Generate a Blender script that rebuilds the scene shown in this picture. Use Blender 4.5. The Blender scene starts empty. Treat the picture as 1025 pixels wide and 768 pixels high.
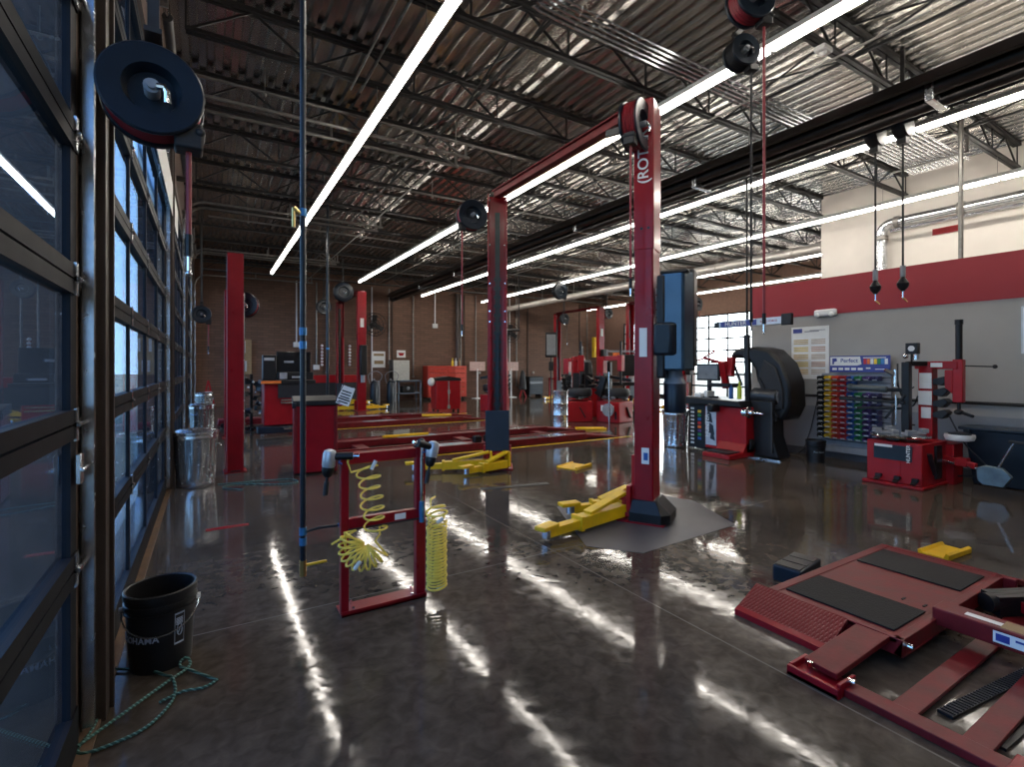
import bpy, bmesh, math, random
from mathutils import Vector, Matrix, Euler
random.seed(7)
PI = math.pi
S = bpy.context.scene
COL = S.collection

# ------------------------------------------------------------------ helpers
class MB:
    """collects shapes; build() links them as one mesh object"""
    def __init__(self): self.bm = bmesh.new(); self.M = Matrix.Identity(4)
    def _add(self, vs, fs):
        v = [self.bm.verts.new(self.M @ Vector(p)) for p in vs]
        for f in fs:
            try: self.bm.faces.new([v[i] for i in f])
            except ValueError: pass
        return self
    def box(self, x0, x1, y0, y1, z0, z1):
        vs = [(x, y, z) for z in (z0, z1) for y in (y0, y1) for x in (x0, x1)]
        return self._add(vs, [(0,2,3,1),(4,5,7,6),(0,1,5,4),(2,6,7,3),(0,4,6,2),(1,3,7,5)])
    def bar(self, a, b, w, h, up=(0,0,1)):
        a = Vector(a); b = Vector(b); d = (b-a).normalized(); up = Vector(up)
        if abs(d.dot(up)) > .99: up = Vector((1,0,0))
        s_ = d.cross(up).normalized(); u = s_.cross(d)
        vs = []
        for p in (a, b):
            for i, j in ((-1,-1),(1,-1),(1,1),(-1,1)): vs.append(p + s_*i*w/2 + u*j*h/2)
        return self._add(vs, [(3,2,1,0),(4,5,6,7),(0,1,5,4),(1,2,6,5),(2,3,7,6),(3,0,4,7)])
    def tube(self, pts, r, n=10, smooth=0, closed=False, radii=None):
        pts = [Vector(p) for p in pts]
        if smooth and len(pts) > 2:
            out = []
            for i in range(len(pts)-1):
                p0 = pts[max(i-1,0)]; p1 = pts[i]; p2 = pts[i+1]; p3 = pts[min(i+2,len(pts)-1)]
                for k in range(smooth):
                    t = k/smooth
                    out.append(.5*((2*p1)+(-p0+p2)*t+(2*p0-5*p1+4*p2-p3)*t*t+(-p0+3*p1-3*p2+p3)*t**3))
            out.append(pts[-1]); pts = out
        m = len(pts); vs = []; fs = []
        d0 = (pts[1]-pts[0]).normalized()
        up = Vector((0,0,1)) if abs(d0.z) < .9 else Vector((1,0,0))
        s_ = d0.cross(up).normalized()
        for i, p in enumerate(pts):
            d = (pts[min(i+1,m-1)]-pts[max(i-1,0)]).normalized()
            s_ = (s_ - d*s_.dot(d)).normalized(); u = d.cross(s_)
            rr = radii[i] if radii else r
            for k in range(n):
                a = 2*PI*k/n; vs.append(p + (s_*math.cos(a)+u*math.sin(a))*rr)
        for i in range(m-1):
            for k in range(n):
                fs.append((i*n+k, i*n+(k+1)%n, (i+1)*n+(k+1)%n, (i+1)*n+k))
        fs.append(tuple(range(n-1,-1,-1))); fs.append(tuple((m-1)*n+k for k in range(n)))
        return self._add(vs, fs)
    def cyl(self, a, b, r, n=20, r2=None):
        return self.tube([a, b], r, n, radii=[r, r if r2 is None else r2])
    def lathe(self, prof, c=(0,0,0), axis='Z', n=32, flute=0, amp=0, closed=True):
        """prof: list of (r, z)"""
        vs = []; fs = []; m = len(prof); c = Vector(c)
        for r, z in prof:
            for k in range(n):
                a = 2*PI*k/n
                rr = r
                if flute and r > .05 and isinstance(amp, (int, float)): rr = r
                p = Vector((rr*math.cos(a), rr*math.sin(a), z))
                if axis == 'X': p = Vector((p.z, p.x, p.y))
                if axis == 'Y': p = Vector((p.x, p.z, p.y))
                vs.append(c+p)
        for i in range(m-1):
            for k in range(n): fs.append((i*n+k, i*n+(k+1)%n, (i+1)*n+(k+1)%n, (i+1)*n+k))
        if closed:
            fs.append(tuple(range(n-1,-1,-1))); fs.append(tuple((m-1)*n+k for k in range(n)))
        return self._add(vs, fs)
    def prism(self, poly, h0, h1, plane='XY'):
        """polygon extruded; plane XY -> z, XZ -> y, YZ -> x"""
        def P(a, b, h):
            return (a, b, h) if plane == 'XY' else ((a, h, b) if plane == 'XZ' else (h, a, b))
        n = len(poly)
        vs = [P(a, b, h0) for a, b in poly] + [P(a, b, h1) for a, b in poly]
        fs = [tuple(range(n-1,-1,-1)), tuple(range(n, 2*n))] + [(i, (i+1)%n, n+(i+1)%n, n+i) for i in range(n)]
        return self._add(vs, fs)
    def ball(self, c, r, sc=(1,1,1), n=14):
        prof = [(max(r*math.sin(PI*i/(n//2)), .0004), -r*math.cos(PI*i/(n//2))) for i in range(n//2+1)]
        M0 = self.M; self.M = M0 @ Matrix.Translation(c) @ Matrix.Diagonal((*sc, 1))
        self.lathe(prof, n=n); self.M = M0
        return self
    def at(self, loc=(0,0,0), rz=0, rx=0, ry=0):
        self.M = Matrix.Translation(loc) @ Euler((rx, ry, rz)).to_matrix().to_4x4(); return self
    def build(self, name, mat, parent=None, bevel=0, smooth=True, kind=None):
        bmesh.ops.remove_doubles(self.bm, verts=self.bm.verts, dist=1e-5)
        bmesh.ops.recalc_face_normals(self.bm, faces=self.bm.faces)
        me = bpy.data.meshes.new(name); self.bm.to_mesh(me); self.bm.free()
        o = bpy.data.objects.new(name, me); COL.objects.link(o)
        me.materials.append(mat)
        if smooth:
            for p in me.polygons: p.use_smooth = True
            try: me.set_sharp_from_angle(angle=math.radians(35))
            except Exception: pass
        if parent: o.parent = parent
        if bevel:
            b = o.modifiers.new('bevel', 'BEVEL'); b.width = bevel; b.segments = 2; b.limit_method = 'ANGLE'; b.angle_limit = .7
            b.harden_normals = False
        if kind: o['kind'] = kind
        return o

def thing(name, label, cat, loc=(0,0,0), rz=0, group=None):
    o = bpy.data.objects.new(name, None); COL.objects.link(o)
    o.location = loc; o.rotation_euler = (0,0,rz); o.empty_display_size = .1
    o['label'] = label; o['category'] = cat
    if group: o['group'] = group
    return o
def tag(o, label, cat, group=None):
    o['label'] = label; o['category'] = cat
    if group: o['group'] = group
    return o
def struct(o): o['kind'] = 'structure'; return o
def dup(root, loc, rz, label, group=None):
    r = root.copy(); COL.objects.link(r); r.location = loc; r.rotation_euler = (0,0,rz); r['label'] = label
    if group: r['group'] = group
    def kids(o): return [c for c in bpy.data.objects if c.parent == o]
    for ch in kids(root):
        c_ = ch.copy(); COL.objects.link(c_); c_.parent = r
        for g in kids(ch):
            d = g.copy(); COL.objects.link(d); d.parent = c_
    return r
def text(name, s, size, M, mat, parent=None, ext=.001, label=None):
    cu = bpy.data.curves.new(name, 'FONT'); cu.body = s; cu.size = size; cu.extrude = ext
    cu.align_x = 'CENTER'; cu.align_y = 'CENTER'; cu.offset = size*.012
    t = bpy.data.objects.new(name+'_tmp', cu); COL.objects.link(t)
    bpy.context.view_layer.update()
    me = bpy.data.meshes.new_from_object(t.evaluated_get(bpy.context.evaluated_depsgraph_get()))
    bpy.data.objects.remove(t)
    me.transform(M)
    o = bpy.data.objects.new(name, me); COL.objects.link(o); me.materials.clear(); me.materials.append(mat)
    if parent: o.parent = parent
    if label: o['label'] = label
    return o
def TM(loc, right, up):
    """matrix placing text with given right and up directions"""
    r = Vector(right).normalized(); u = Vector(up).normalized(); n = r.cross(u)
    m = Matrix((r, u, n)).transposed().to_4x4(); m.translation = Vector(loc); return m

# ------------------------------------------------------------------ materials
def nodes(name):
    m = bpy.data.materials.new(name); m.use_nodes = True
    nt = m.node_tree; nt.nodes.clear()
    out = nt.nodes.new('ShaderNodeOutputMaterial'); return m, nt, out
def L(nt, a, b): nt.links.new(a, b)
def P(name, col, rough=.5, metal=0, var=.12, scale=9, coat=0, bump=0, bscale=60, emit=None, es=0, spec=.5):
    m, nt, out = nodes(name); N = nt.nodes
    b = N.new('ShaderNodeBsdfPrincipled'); L(nt, b.outputs[0], out.inputs[0])
    tc = N.new('ShaderNodeTexCoord')
    nz = N.new('ShaderNodeTexNoise'); nz.inputs['Scale'].default_value = scale; nz.inputs['Detail'].default_value = 5
    L(nt, tc.outputs['Object'], nz.inputs['Vector'])
    rp = N.new('ShaderNodeValToRGB')
    rp.color_ramp.elements[0].position = .3; rp.color_ramp.elements[1].position = .7
    rp.color_ramp.elements[0].color = (*[max(0, x*(1-var)) for x in col], 1)
    rp.color_ramp.elements[1].color = (*[min(1, x*(1+var)) for x in col], 1)
    L(nt, nz.outputs['Fac'], rp.inputs['Fac']); L(nt, rp.outputs[0], b.inputs['Base Color'])
    mr = N.new('ShaderNodeMapRange'); mr.inputs['To Min'].default_value = max(.02, rough-.07); mr.inputs['To Max'].default_value = min(1, rough+.07)
    L(nt, nz.outputs['Fac'], mr.inputs['Value']); L(nt, mr.outputs[0], b.inputs['Roughness'])
    b.inputs['Metallic'].default_value = metal; b.inputs['Specular IOR Level'].default_value = spec
    b.inputs['Coat Weight'].default_value = coat; b.inputs['Coat Roughness'].default_value = .12
    if bump:
        n2 = N.new('ShaderNodeTexNoise'); n2.inputs['Scale'].default_value = bscale; L(nt, tc.outputs['Object'], n2.inputs['Vector'])
        bp = N.new('ShaderNodeBump'); bp.inputs['Strength'].default_value = bump; bp.inputs['Distance'].default_value = .01
        L(nt, n2.outputs['Fac'], bp.inputs['Height']); L(nt, bp.outputs[0], b.inputs['Normal'])
    if emit:
        b.inputs['Emission Color'].default_value = (*emit, 1); b.inputs['Emission Strength'].default_value = es
    return m
RED = P('lift_red', (.24,.004,.010), .3, 0, .1, 6, coat=.12, spec=.28)
RED2 = P('bright_red', (.30,.006,.010), .36, 0, .1, 6, coat=.08, spec=.28)
REDDK = P('dull_red', (.13,.006,.009), .42, 0, .25, 12, bump=.05, spec=.3)
YEL = P('lift_yellow', (.70,.41,.003), .4, 0, .12, 10, coat=.1)
YELH = P('hose_yellow', (.85,.64,.10), .4, 0, .06)
BLK = P('black_plastic', (.008,.008,.009), .4, spec=.35)
BLKM = P('black_matte', (.010,.010,.012), .6, bump=.1)
BLKB = P('black_blue_enamel', (.007,.013,.022), .32, 0, .1, spec=.4)
NAVY = P('dark_navy_panel', (.008,.016,.03), .45)
GLOSSB = P('glossy_blue_black', (.03,.065,.10), .25, .5, .2, 3, coat=.3)
GALV = P('galvanised_steel', (.58,.60,.62), .25, .95, .15, 22)
GALVD = P('weathered_galvanised', (.22,.21,.195), .42, .85, .2, 14)
CHR = P('chrome', (.75,.76,.78), .14, 1, .05)
STEEL = P('painted_dark_steel', (.035,.034,.034), .45, .3, .2, 8)
JOIST = P('joist_steel', (.022,.021,.021), .5, .2, .25, 5, spec=.35)
DARKF = P('dark_bronze_frame', (.008,.009,.012), .55, 0, .15, 8, spec=.12)
DUCT = P('black_iron_tube', (.03,.025,.023), .35, .6, .3, 3)
PALE = P('pale_duct', (.50,.47,.44), .4, .5, .1, 3)
WHITE = P('white_paper', (.75,.75,.73), .6, 0, .04)
WPL = P('white_plastic', (.7,.7,.68), .4, 0, .04)
GREY = P('grey_plastic', (.22,.23,.25), .5)
SILV = P('silver_paint', (.5,.52,.55), .35, .6)
BROWN = P('brown_carton', (.3,.2,.1), .8)
ORANGE = P('orange_plastic', (.75,.16,.02), .5)
BLUE = P('blue_plastic', (.02,.09,.32), .4)
LBLUE = P('blue_anodised', (.05,.2,.42), .3, .4)
GREEN = P('green_plastic', (.02,.22,.07), .45)
PURP = P('purple_plastic', (.09,.04,.2), .45)
NAVB = P('indigo_plastic', (.035,.035,.12), .45)
YELB = P('yellow_plastic', (.75,.5,.02), .45)
REDB = P('red_plastic', (.5,.015,.02), .45)
ORB = P('orange_red_plastic', (.6,.05,.015), .45)
RUB = P('rubber_mat', (.010,.010,.011), .65, 0, .4, 7, bump=.25, bscale=90, spec=.2)
HOSER = P('red_hose', (.22,.012,.02), .45)
WOOD = P('pale_wood', (.35,.25,.16), .6)
SIGNB = P('sign_blue', (.03,.045,.25), .4)
BRASS = P('brass', (.6,.42,.15), .3, 1)
SCREEN = P('screen_dark', (.006,.007,.009), .15)
SCREENG = P('screen_grey', (.18,.19,.2), .3)
GLOW = P('tube_diffuser', (.9,.9,.88), .5, 0, .01, emit=(1.0,.93,.84), es=34)
LAMPW = P('lit_bulb', (.9,.9,.88), .5, 0, .01, emit=(1.0,.9,.75), es=4)

def rope_mat():
    m, nt, out = nodes('green_white_rope'); N = nt.nodes
    b = N.new('ShaderNodeBsdfPrincipled'); L(nt, b.outputs[0], out.inputs[0]); b.inputs['Roughness'].default_value = .7
    tc = N.new('ShaderNodeTexCoord'); w = N.new('ShaderNodeTexWave'); w.bands_direction = 'DIAGONAL'; w.inputs['Scale'].default_value = 26
    L(nt, tc.outputs['Object'], w.inputs['Vector'])
    rp = N.new('ShaderNodeValToRGB'); rp.color_ramp.interpolation = 'CONSTANT'
    rp.color_ramp.elements[0].color = (.006,.05,.04,1); rp.color_ramp.elements[1].color = (.09,.22,.2,1); rp.color_ramp.elements[1].position = .75
    L(nt, w.outputs['Fac'], rp.inputs[0]); L(nt, rp.outputs[0], b.inputs['Base Color']); return m
ROPE = rope_mat()

def floor_mat():
    m, nt, out = nodes('polished_concrete'); N = nt.nodes
    b = N.new('ShaderNodeBsdfPrincipled'); L(nt, b.outputs[0], out.inputs[0])
    tc = N.new('ShaderNodeTexCoord')
    n1 = N.new('ShaderNodeTexNoise'); n1.inputs['Scale'].default_value = .9; n1.inputs['Detail'].default_value = 9; n1.inputs['Roughness'].default_value = .65
    L(nt, tc.outputs['Object'], n1.inputs['Vector'])
    n2 = N.new('ShaderNodeTexNoise'); n2.inputs['Scale'].default_value = 14; n2.inputs['Detail'].default_value = 8; n2.inputs['Distortion'].default_value = .6
    L(nt, tc.outputs['Object'], n2.inputs['Vector'])
    rp = N.new('ShaderNodeValToRGB'); e = rp.color_ramp.elements
    e[0].position = .32; e[0].color = (.042,.033,.025,1); e[1].position = .7; e[1].color = (.105,.083,.064,1)
    L(nt, n1.outputs['Fac'], rp.inputs[0])
    rp2 = N.new('ShaderNodeValToRGB'); e = rp2.color_ramp.elements
    e[0].position = .35; e[0].color = (.72,.72,.72,1); e[1].position = .65; e[1].color = (1.12,1.12,1.12,1)
    L(nt, n2.outputs['Fac'], rp2.inputs[0])
    mx = N.new('ShaderNodeMix'); mx.data_type = 'RGBA'; mx.blend_type = 'MULTIPLY'; mx.inputs[0].default_value = 1
    L(nt, rp.outputs[0], mx.inputs[6]); L(nt, rp2.outputs[0], mx.inputs[7])
    # sawn joints
    sp = N.new('ShaderNodeSeparateXYZ'); L(nt, tc.outputs['Object'], sp.inputs[0])
    def joint(src, off, per):
        a = N.new('ShaderNodeMath'); a.operation = 'SUBTRACT'; a.inputs[1].default_value = off; L(nt, src, a.inputs[0])
        pp = N.new('ShaderNodeMath'); pp.operation = 'PINGPONG'; pp.inputs[1].default_value = per/2; L(nt, a.outputs[0], pp.inputs[0])
        l = N.new('ShaderNodeMath'); l.operation = 'LESS_THAN'; l.inputs[1].default_value = .005; L(nt, pp.outputs[0], l.inputs[0]); return l
    jx = joint(sp.outputs[0], 2.33, 4.6); jy = joint(sp.outputs[1], 3.2, 4.6)
    mxj = N.new('ShaderNodeMath'); mxj.operation = 'MAXIMUM'; L(nt, jx.outputs[0], mxj.inputs[0]); L(nt, jy.outputs[0], mxj.inputs[1])
    m3 = N.new('ShaderNodeMix'); m3.data_type = 'RGBA'; L(nt, mxj.outputs[0], m3.inputs[0]); L(nt, mx.outputs[2], m3.inputs[6]); m3.inputs[7].default_value = (.13,.115,.10,1)
    L(nt, m3.outputs[2], b.inputs['Base Color'])
    mr = N.new('ShaderNodeMapRange'); mr.inputs['From Min'].default_value = .3; mr.inputs['From Max'].default_value = .7
    mr.inputs['To Min'].default_value = .04; mr.inputs['To Max'].default_value = .12
    L(nt, n2.outputs['Fac'], mr.inputs[0]); L(nt, mr.outputs[0], b.inputs['Roughness'])
    b.inputs['Specular IOR Level'].default_value = .28
    n3 = N.new('ShaderNodeTexNoise'); n3.inputs['Scale'].default_value = 4.2; n3.inputs['Detail'].default_value = 3; n3.inputs['Distortion'].default_value = .4
    L(nt, tc.outputs['Object'], n3.inputs['Vector'])
    bp = N.new('ShaderNodeBump'); bp.inputs['Strength'].default_value = .12; bp.inputs['Distance'].default_value = .012
    L(nt, n3.outputs['Fac'], bp.inputs['Height']); L(nt, bp.outputs[0], b.inputs['Normal'])
    return m
FLOOR = floor_mat()

def brick_mat():
    m, nt, out = nodes('brown_block'); N = nt.nodes
    b = N.new('ShaderNodeBsdfPrincipled'); L(nt, b.outputs[0], out.inputs[0]); b.inputs['Roughness'].default_value = .8
    tc = N.new('ShaderNodeTexCoord'); mp = N.new('ShaderNodeMapping'); mp.inputs['Rotation'].default_value = (PI/2, 0, 0)
    L(nt, tc.outputs['Object'], mp.inputs[0])
    br = N.new('ShaderNodeTexBrick'); br.inputs['Scale'].default_value = 1; br.inputs['Brick Width'].default_value = .4; br.inputs['Row Height'].default_value = .1
    br.inputs['Mortar Size'].default_value = .006
    br.inputs['Color1'].default_value = (.125,.068,.045,1); br.inputs['Color2'].default_value = (.165,.088,.058,1); br.inputs['Mortar'].default_value = (.07,.045,.034,1)
    L(nt, mp.outputs[0], br.inputs['Vector']); L(nt, br.outputs[0], b.inputs['Base Color'])
    bp = N.new('ShaderNodeBump'); bp.inputs['Strength'].default_value = .4; L(nt, br.outputs['Fac'], bp.inputs['Height']); bp.invert = True
    L(nt, bp.outputs[0], b.inputs['Normal'])
    return m
BRICK = brick_mat()
def glass_mat(name, tint, refl=1.0):
    m, nt, out = nodes(name); N = nt.nodes
    t = N.new('ShaderNodeBsdfTransparent'); t.inputs[0].default_value = (*tint, 1)
    g = N.new('ShaderNodeBsdfGlossy'); g.inputs['Roughness'].default_value = .015; g.inputs[0].default_value = (.75,.85,1,1)
    f = N.new('ShaderNodeLayerWeight'); f.inputs[0].default_value = .5
    pw = N.new('ShaderNodeMath'); pw.operation = 'POWER'; pw.inputs[1].default_value = 5; L(nt, f.outputs['Facing'], pw.inputs[0])
    mu = N.new('ShaderNodeMath'); mu.operation = 'MULTIPLY_ADD'; mu.inputs[1].default_value = .9*refl; mu.inputs[2].default_value = .04; mu.use_clamp = True
    L(nt, pw.outputs[0], mu.inputs[0])
    mx = N.new('ShaderNodeMixShader'); L(nt, mu.outputs[0], mx.inputs[0]); L(nt, t.outputs[0], mx.inputs[1]); L(nt, g.outputs[0], mx.inputs[2])
    L(nt, mx.outputs[0], out.inputs[0]); return m
GLASS = glass_mat('door_glass', (.72,.85,.94))
GLASSC = glass_mat('clear_glass', (.9,.95,.97))
def diamond_mat():
    m, nt, out = nodes('red_tread_plate'); N = nt.nodes
    b = N.new('ShaderNodeBsdfPrincipled'); L(nt, b.outputs[0], out.inputs[0])
    b.inputs['Base Color'].default_value = (.17,.010,.013,1); b.inputs['Roughness'].default_value = .32; b.inputs['Metallic'].default_value = .2; b.inputs['Coat Weight'].default_value = .3
    tc = N.new('ShaderNodeTexCoord'); outs = []
    for ang in (PI/4, -PI/4):
        mp = N.new('ShaderNodeMapping'); mp.inputs['Rotation'].default_value = (0,0,ang); mp.inputs['Scale'].default_value = (26, 70, 1)
        L(nt, tc.outputs['Object'], mp.inputs[0])
        br = N.new('ShaderNodeTexVoronoi'); br.inputs['Scale'].default_value = 1; br.inputs['Randomness'].default_value = 0
        L(nt, mp.outputs[0], br.inputs['Vector']); outs.append(br)
    ck = N.new('ShaderNodeTexChecker'); ck.inputs['Scale'].default_value = 26
    mp = N.new('ShaderNodeMapping'); mp.inputs['Rotation'].default_value = (0,0,PI/4); L(nt, tc.outputs['Object'], mp.inputs[0]); L(nt, mp.outputs[0], ck.inputs[0])
    mx = N.new('ShaderNodeMix'); L(nt, ck.outputs['Fac'], mx.inputs[0]); L(nt, outs[0].outputs[0], mx.inputs[2]); L(nt, outs[1].outputs[0], mx.inputs[3])
    lt = N.new('ShaderNodeMapRange'); lt.inputs['From Min'].default_value = .25; lt.inputs['From Max'].default_value = .45; lt.inputs['To Min'].default_value = 1; lt.inputs['To Max'].default_value = 0
    L(nt, mx.outputs[0], lt.inputs[0])
    bp = N.new('ShaderNodeBump'); bp.inputs['Strength'].default_value = .8; bp.inputs['Distance'].default_value = .004
    L(nt, lt.outputs[0], bp.inputs['Height']); L(nt, bp.outputs[0], b.inputs['Normal']); return m
TREAD = diamond_mat()
DECK = P('galvanised_deck', (.52,.50,.47), .21, .95, .08, 1.0)
WALLG = P('grey_painted_wall', (.30,.285,.265), .6, 0, .04, 3)
WALLB = P('lower_blue_grey_paint', (.19,.19,.2), .45, 0, .05, 3)
WALLR = P('red_painted_band', (.26,.006,.013), .55, 0, .04, 3)
WALLW = P('white_painted_wall', (.62,.58,.53), .6, 0, .03, 3)
GROUND = P('dry_field', (.30,.24,.15), .9, 0, .2, .15)
PIER = P('brown_pier', (.09,.055,.04), .7, 0, .2, 6)
SILL = P('threshold_concrete', (.14,.085,.05), .5, 0, .3, 9)
PATCH = P('grey_concrete_patch', (.065,.063,.068), .45, 0, .25, 6, bump=.1)

# ------------------------------------------------------------------ room
struct(MB().box(-.9, 19.2, -3.5, 22, -.2, 0).build('floor', FLOOR, smooth=False))
struct(MB().box(-120, -.92, -100, 140, -.25, -.06).box(19.22, 140, -100, 140, -.25, -.06).build('ground', GROUND, smooth=False))
struct(MB().prism([(2.62,3.15),(2.9,2.8),(4.15,2.86),(4.5,3.6),(4.35,4.1),(3.1,4.2)], -.01, .003).build('trim_1', PATCH, smooth=False))
struct(MB().box(-.9, 19.4, 21.5, 21.8, 0, 5.6).build('wall_back', BRICK, smooth=False))
mb = MB()
for X in (3.2, 6.9, 10.4, 14.0, 17.4): mb.box(X-.03, X+.03, 21.46, 21.5, 0, 4.9)
struct(mb.build('trim_2', P('control_joint', (.05,.03,.022), .8), smooth=False))
struct(MB().box(-.9, 19.4, -3.8, -3.5, 0, 5.6).build('wall_front', WALLG, smooth=False))
# left wall: piers and header
edges = [(-5.9,-2.05),(-1.55,2.47),(2.97,7.0),(7.5,11.55),(12.05,16.1),(16.6,20.65)]
DH = 4.2
mb = MB(); prev = -3.8
for a, b in edges[1:]:
    mb.box(-.68, -.43, max(prev, -3.8), a, 0, DH); prev = b
mb.box(-.68, -.43, prev, 21.5, 0, DH); mb.box(-.68, -.43, -3.8, 21.5, DH, 5.6)
struct(mb.build('wall_left', PIER, smooth=False))
struct(MB().box(-.68, -.375, -3.5, 21.5, -.01, .012).build('trim_3', SILL, smooth=False))
# overhead sectional doors
def sect_door(name, a, b, flip=False):
    X = -.445
    root = bpy.data.objects.new(name, None); COL.objects.link(root); struct(root); root.location = (X, a, 0)
    w = b-a
    f = MB(); rails = [.17+.535*i for i in range(8)]
    f.box(-.025,.025, 0, w, .0, .17)
    for z in rails[1:]:
        f.box(-.025,.025, 0, w, z-.055, z-.004); f.box(-.025,.025, 0, w, z+.004, z+.055)
    for z0, z1 in zip(rails[:-1], rails[1:]):
        for y in (0.045, w*.25, w*.5, w*.75, w-.045):
            hw = .045 if y in (.045, w-.045) else .018
            f.box(.0 if hw < .04 else -.018,.018, y-hw, y+hw, z0-.01, z1+.01)
    f.build('door_frame', DARKF, root, smooth=False)
    g = MB()
    for z0, z1 in zip(rails[:-1], rails[1:]): g.box(-.002,.006, .05, w-.05, z0, z1)
    g.build('glass', GLASS, root, smooth=False)
    h = MB()
    for z in rails[1:]:
        for y in (.06, w-.06, w*.25, w*.5, w*.75):
            h.box(.025,.033, y-.02, y+.02, z-.06, z+.06); h.cyl((.035,y-.02,z),(.035,y+.02,z), .011, 8)
        for y, s in ((.02,-1),(w-.02,1)):
            h.cyl((.04,y,z),(.04,y+s*.09,z), .007, 8); h.cyl((.04,y+s*.065,z),(.04,y+s*.09,z), .024, 12)
    h.build('door_hinges', GALV, root, smooth=False)
    return root
for i, (a, b) in enumerate(edges[1:]): 
    d = sect_door('door_%d' % (i+1), a, b)
    if i == 1 - 1:
        MB().box(.028,.045, b-a-.075, b-a-.02, 1.02, 1.13).cyl((.05,b-a-.09,1.075),(.05,b-a-.0,1.075), .008, 8).build('slide_lock', GALV, d, bevel=.003)
# vertical and horizontal tracks
def door_track(y, zc, label, side):
    t = thing('door_track', label, 'door track', (-.40, y, 0), 0, 'overhead door tracks along the left wall')
    m = MB(); R = .38
    m.box(-.018, .018, -.006, .006, .05, zc-R)
    m.box(-.018, -.013, 0, side*.045, .05, zc-R); m.box(.013, .018, 0, side*.03, .05, zc-R)
    m.build('vertical_rail', GALV, t, smooth=False)
    m = MB(); m.box(-.045, -.022, side*.05-.02, side*.05+.05*side+.02*side, .02, zc-.3)
    for k in range(8): m.box(-.04,-.02, side*.01, side*.06, .4+k*.45, .44+k*.45)
    m.build('mounting_angle', GALVD, t, smooth=False)
    m = MB(); pts = [(0, 0, zc-R)]
    for k in range(1, 9):
        a = PI/2*k/8; pts.append((R-R*math.cos(a), 0, zc-R+R*math.sin(a)))
    pts.append((3.9, 0, zc+.02))
    m.tube(pts, .024, 8); m.build('horizontal_rail', GALVD, t)
    for x in (1.9, 3.85): MB().bar((x, .02*side, zc), (x, .02*side, 4.96), .03, .03).build('hanger', GALVD, t, smooth=False)
    MB().bar((3.85,.02*side,zc),(3.4,.02*side,4.96),.025,.025).build('brace', GALVD, t, smooth=False)
nm = ['nearest','second','third','fourth','fifth','sixth','seventh','eighth','ninth']
k = 0
for i, (a, b) in enumerate(edges[1:]):
    for y, s in ((a-.05, -1), (b+.05, 1)):
        if y < 0: continue
        door_track(y, 4.72, 'galvanised overhead door track, %s from the camera along the left wall' % nm[k], s); k += 1
# long springs shaft pipes above the doors
for i, (a, b) in enumerate(edges[2:5]):
    t = thing('spring_shaft', 'steel torsion spring shaft over the %s overhead door behind the big black reel' % ['first','second','third'][i], 'door spring', (-.3,(a+b)/2,4.45), 0, 'torsion spring shafts')
    MB().cyl((0,a-(a+b)/2,0),(0,b-(a+b)/2,0), .013, 8).build('shaft', GALV, t)
    for yy in (a-(a+b)/2+.02, 0, b-(a+b)/2-.02): MB().box(-.13,.02,yy-.01,yy+.01,-.04,.04).build('bearing_bracket', GALVD, t)
    m = MB()
    for s in (-1, 1): m.cyl((0,s*.2,0),(0,s*1.4,0), .04, 14)
    m.build('spring', STEEL, t)
# columns at piers
for i, y in enumerate((2.72, 7.25, 11.8, 16.35)):
    m = MB().box(-.4,-.36, y-.1, y+.1, 0, 4.9); m.box(-.36,-.345, y-.012, y+.012, 0, 4.9)
    for k in range(9): m.box(-.36,-.352, y+.03, y+.06, .3+k*.5, .42+k*.5)
    struct(m.build('trim_%d' % (10+i), P('pier_steel_%d' % i, (.06,.045,.038), .45, .4), smooth=False))
m = MB().box(-.365,-.36, 5.0, 8.35, 3.25, 3.62)
tag(m.build('banner', WHITE), 'long white banner hung high across the left overhead doors', 'banner')
m = MB()
# ceiling deck
n0, per = -1.0, .18
prof = []
x = n0
while x < 19.4:
    prof += [(x, 5.40), (x+.075, 5.40), (x+.095, 5.46), (x+.16, 5.46)]; x += per
m = MB(); vs = []; fs = []
for (px, pz) in prof: vs += [(px, -3.8, pz), (px, 21.8, pz)]
for i in range(len(prof)-1): fs.append((2*i, 2*i+1, 2*i+3, 2*i+2))
m._add(vs, fs); o = m.build('ceiling', DECK, smooth=False); struct(o)
sd = o.modifiers.new('thick', 'SOLIDIFY'); sd.thickness = .01; sd.offset = 1
struct(MB().box(-1.0, 19.4, -3.8, 21.8, 5.5, 5.6).build('trim_4', BLKM, smooth=False))
# joists
jy = [1.25 + 1.65*k - 3.3 for k in range(0, 15)]
for i, y in enumerate(jy):
    if y > 21.3: break
    t = thing('roof_joist', 'dark open-web steel roof joist, number %d from the front wall' % (i+1), 'roof joist', (-.5, y, 4.95), 0, 'open-web joists under the metal deck')
    Lx = 19.7
    m = MB().box(0, Lx, -.055, -.008, .40, .445).box(0, Lx, .008, .055, .40, .445); m.build('top_chord', JOIST, t, smooth=False)
    m = MB().box(.3, Lx-.3, -.05, -.008, 0, .04).box(.3, Lx-.3, .008, .05, 0, .04); m.build('bottom_chord', JOIST, t, smooth=False)
    m = MB(); x = .3; up = False; st = .62
    while x < Lx-st:
        m.bar((x,0,.42 if up else .02), (x+st,0,.02 if up else .42), .022, .022, up=(0,1,0))
        if not up: m.bar((x+st*.0,0,.02),(x+st*.0,0,.42), .018,.018, up=(0,1,0))
        up = not up; x += st
    m.build('web', JOIST, t, smooth=False)
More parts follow.
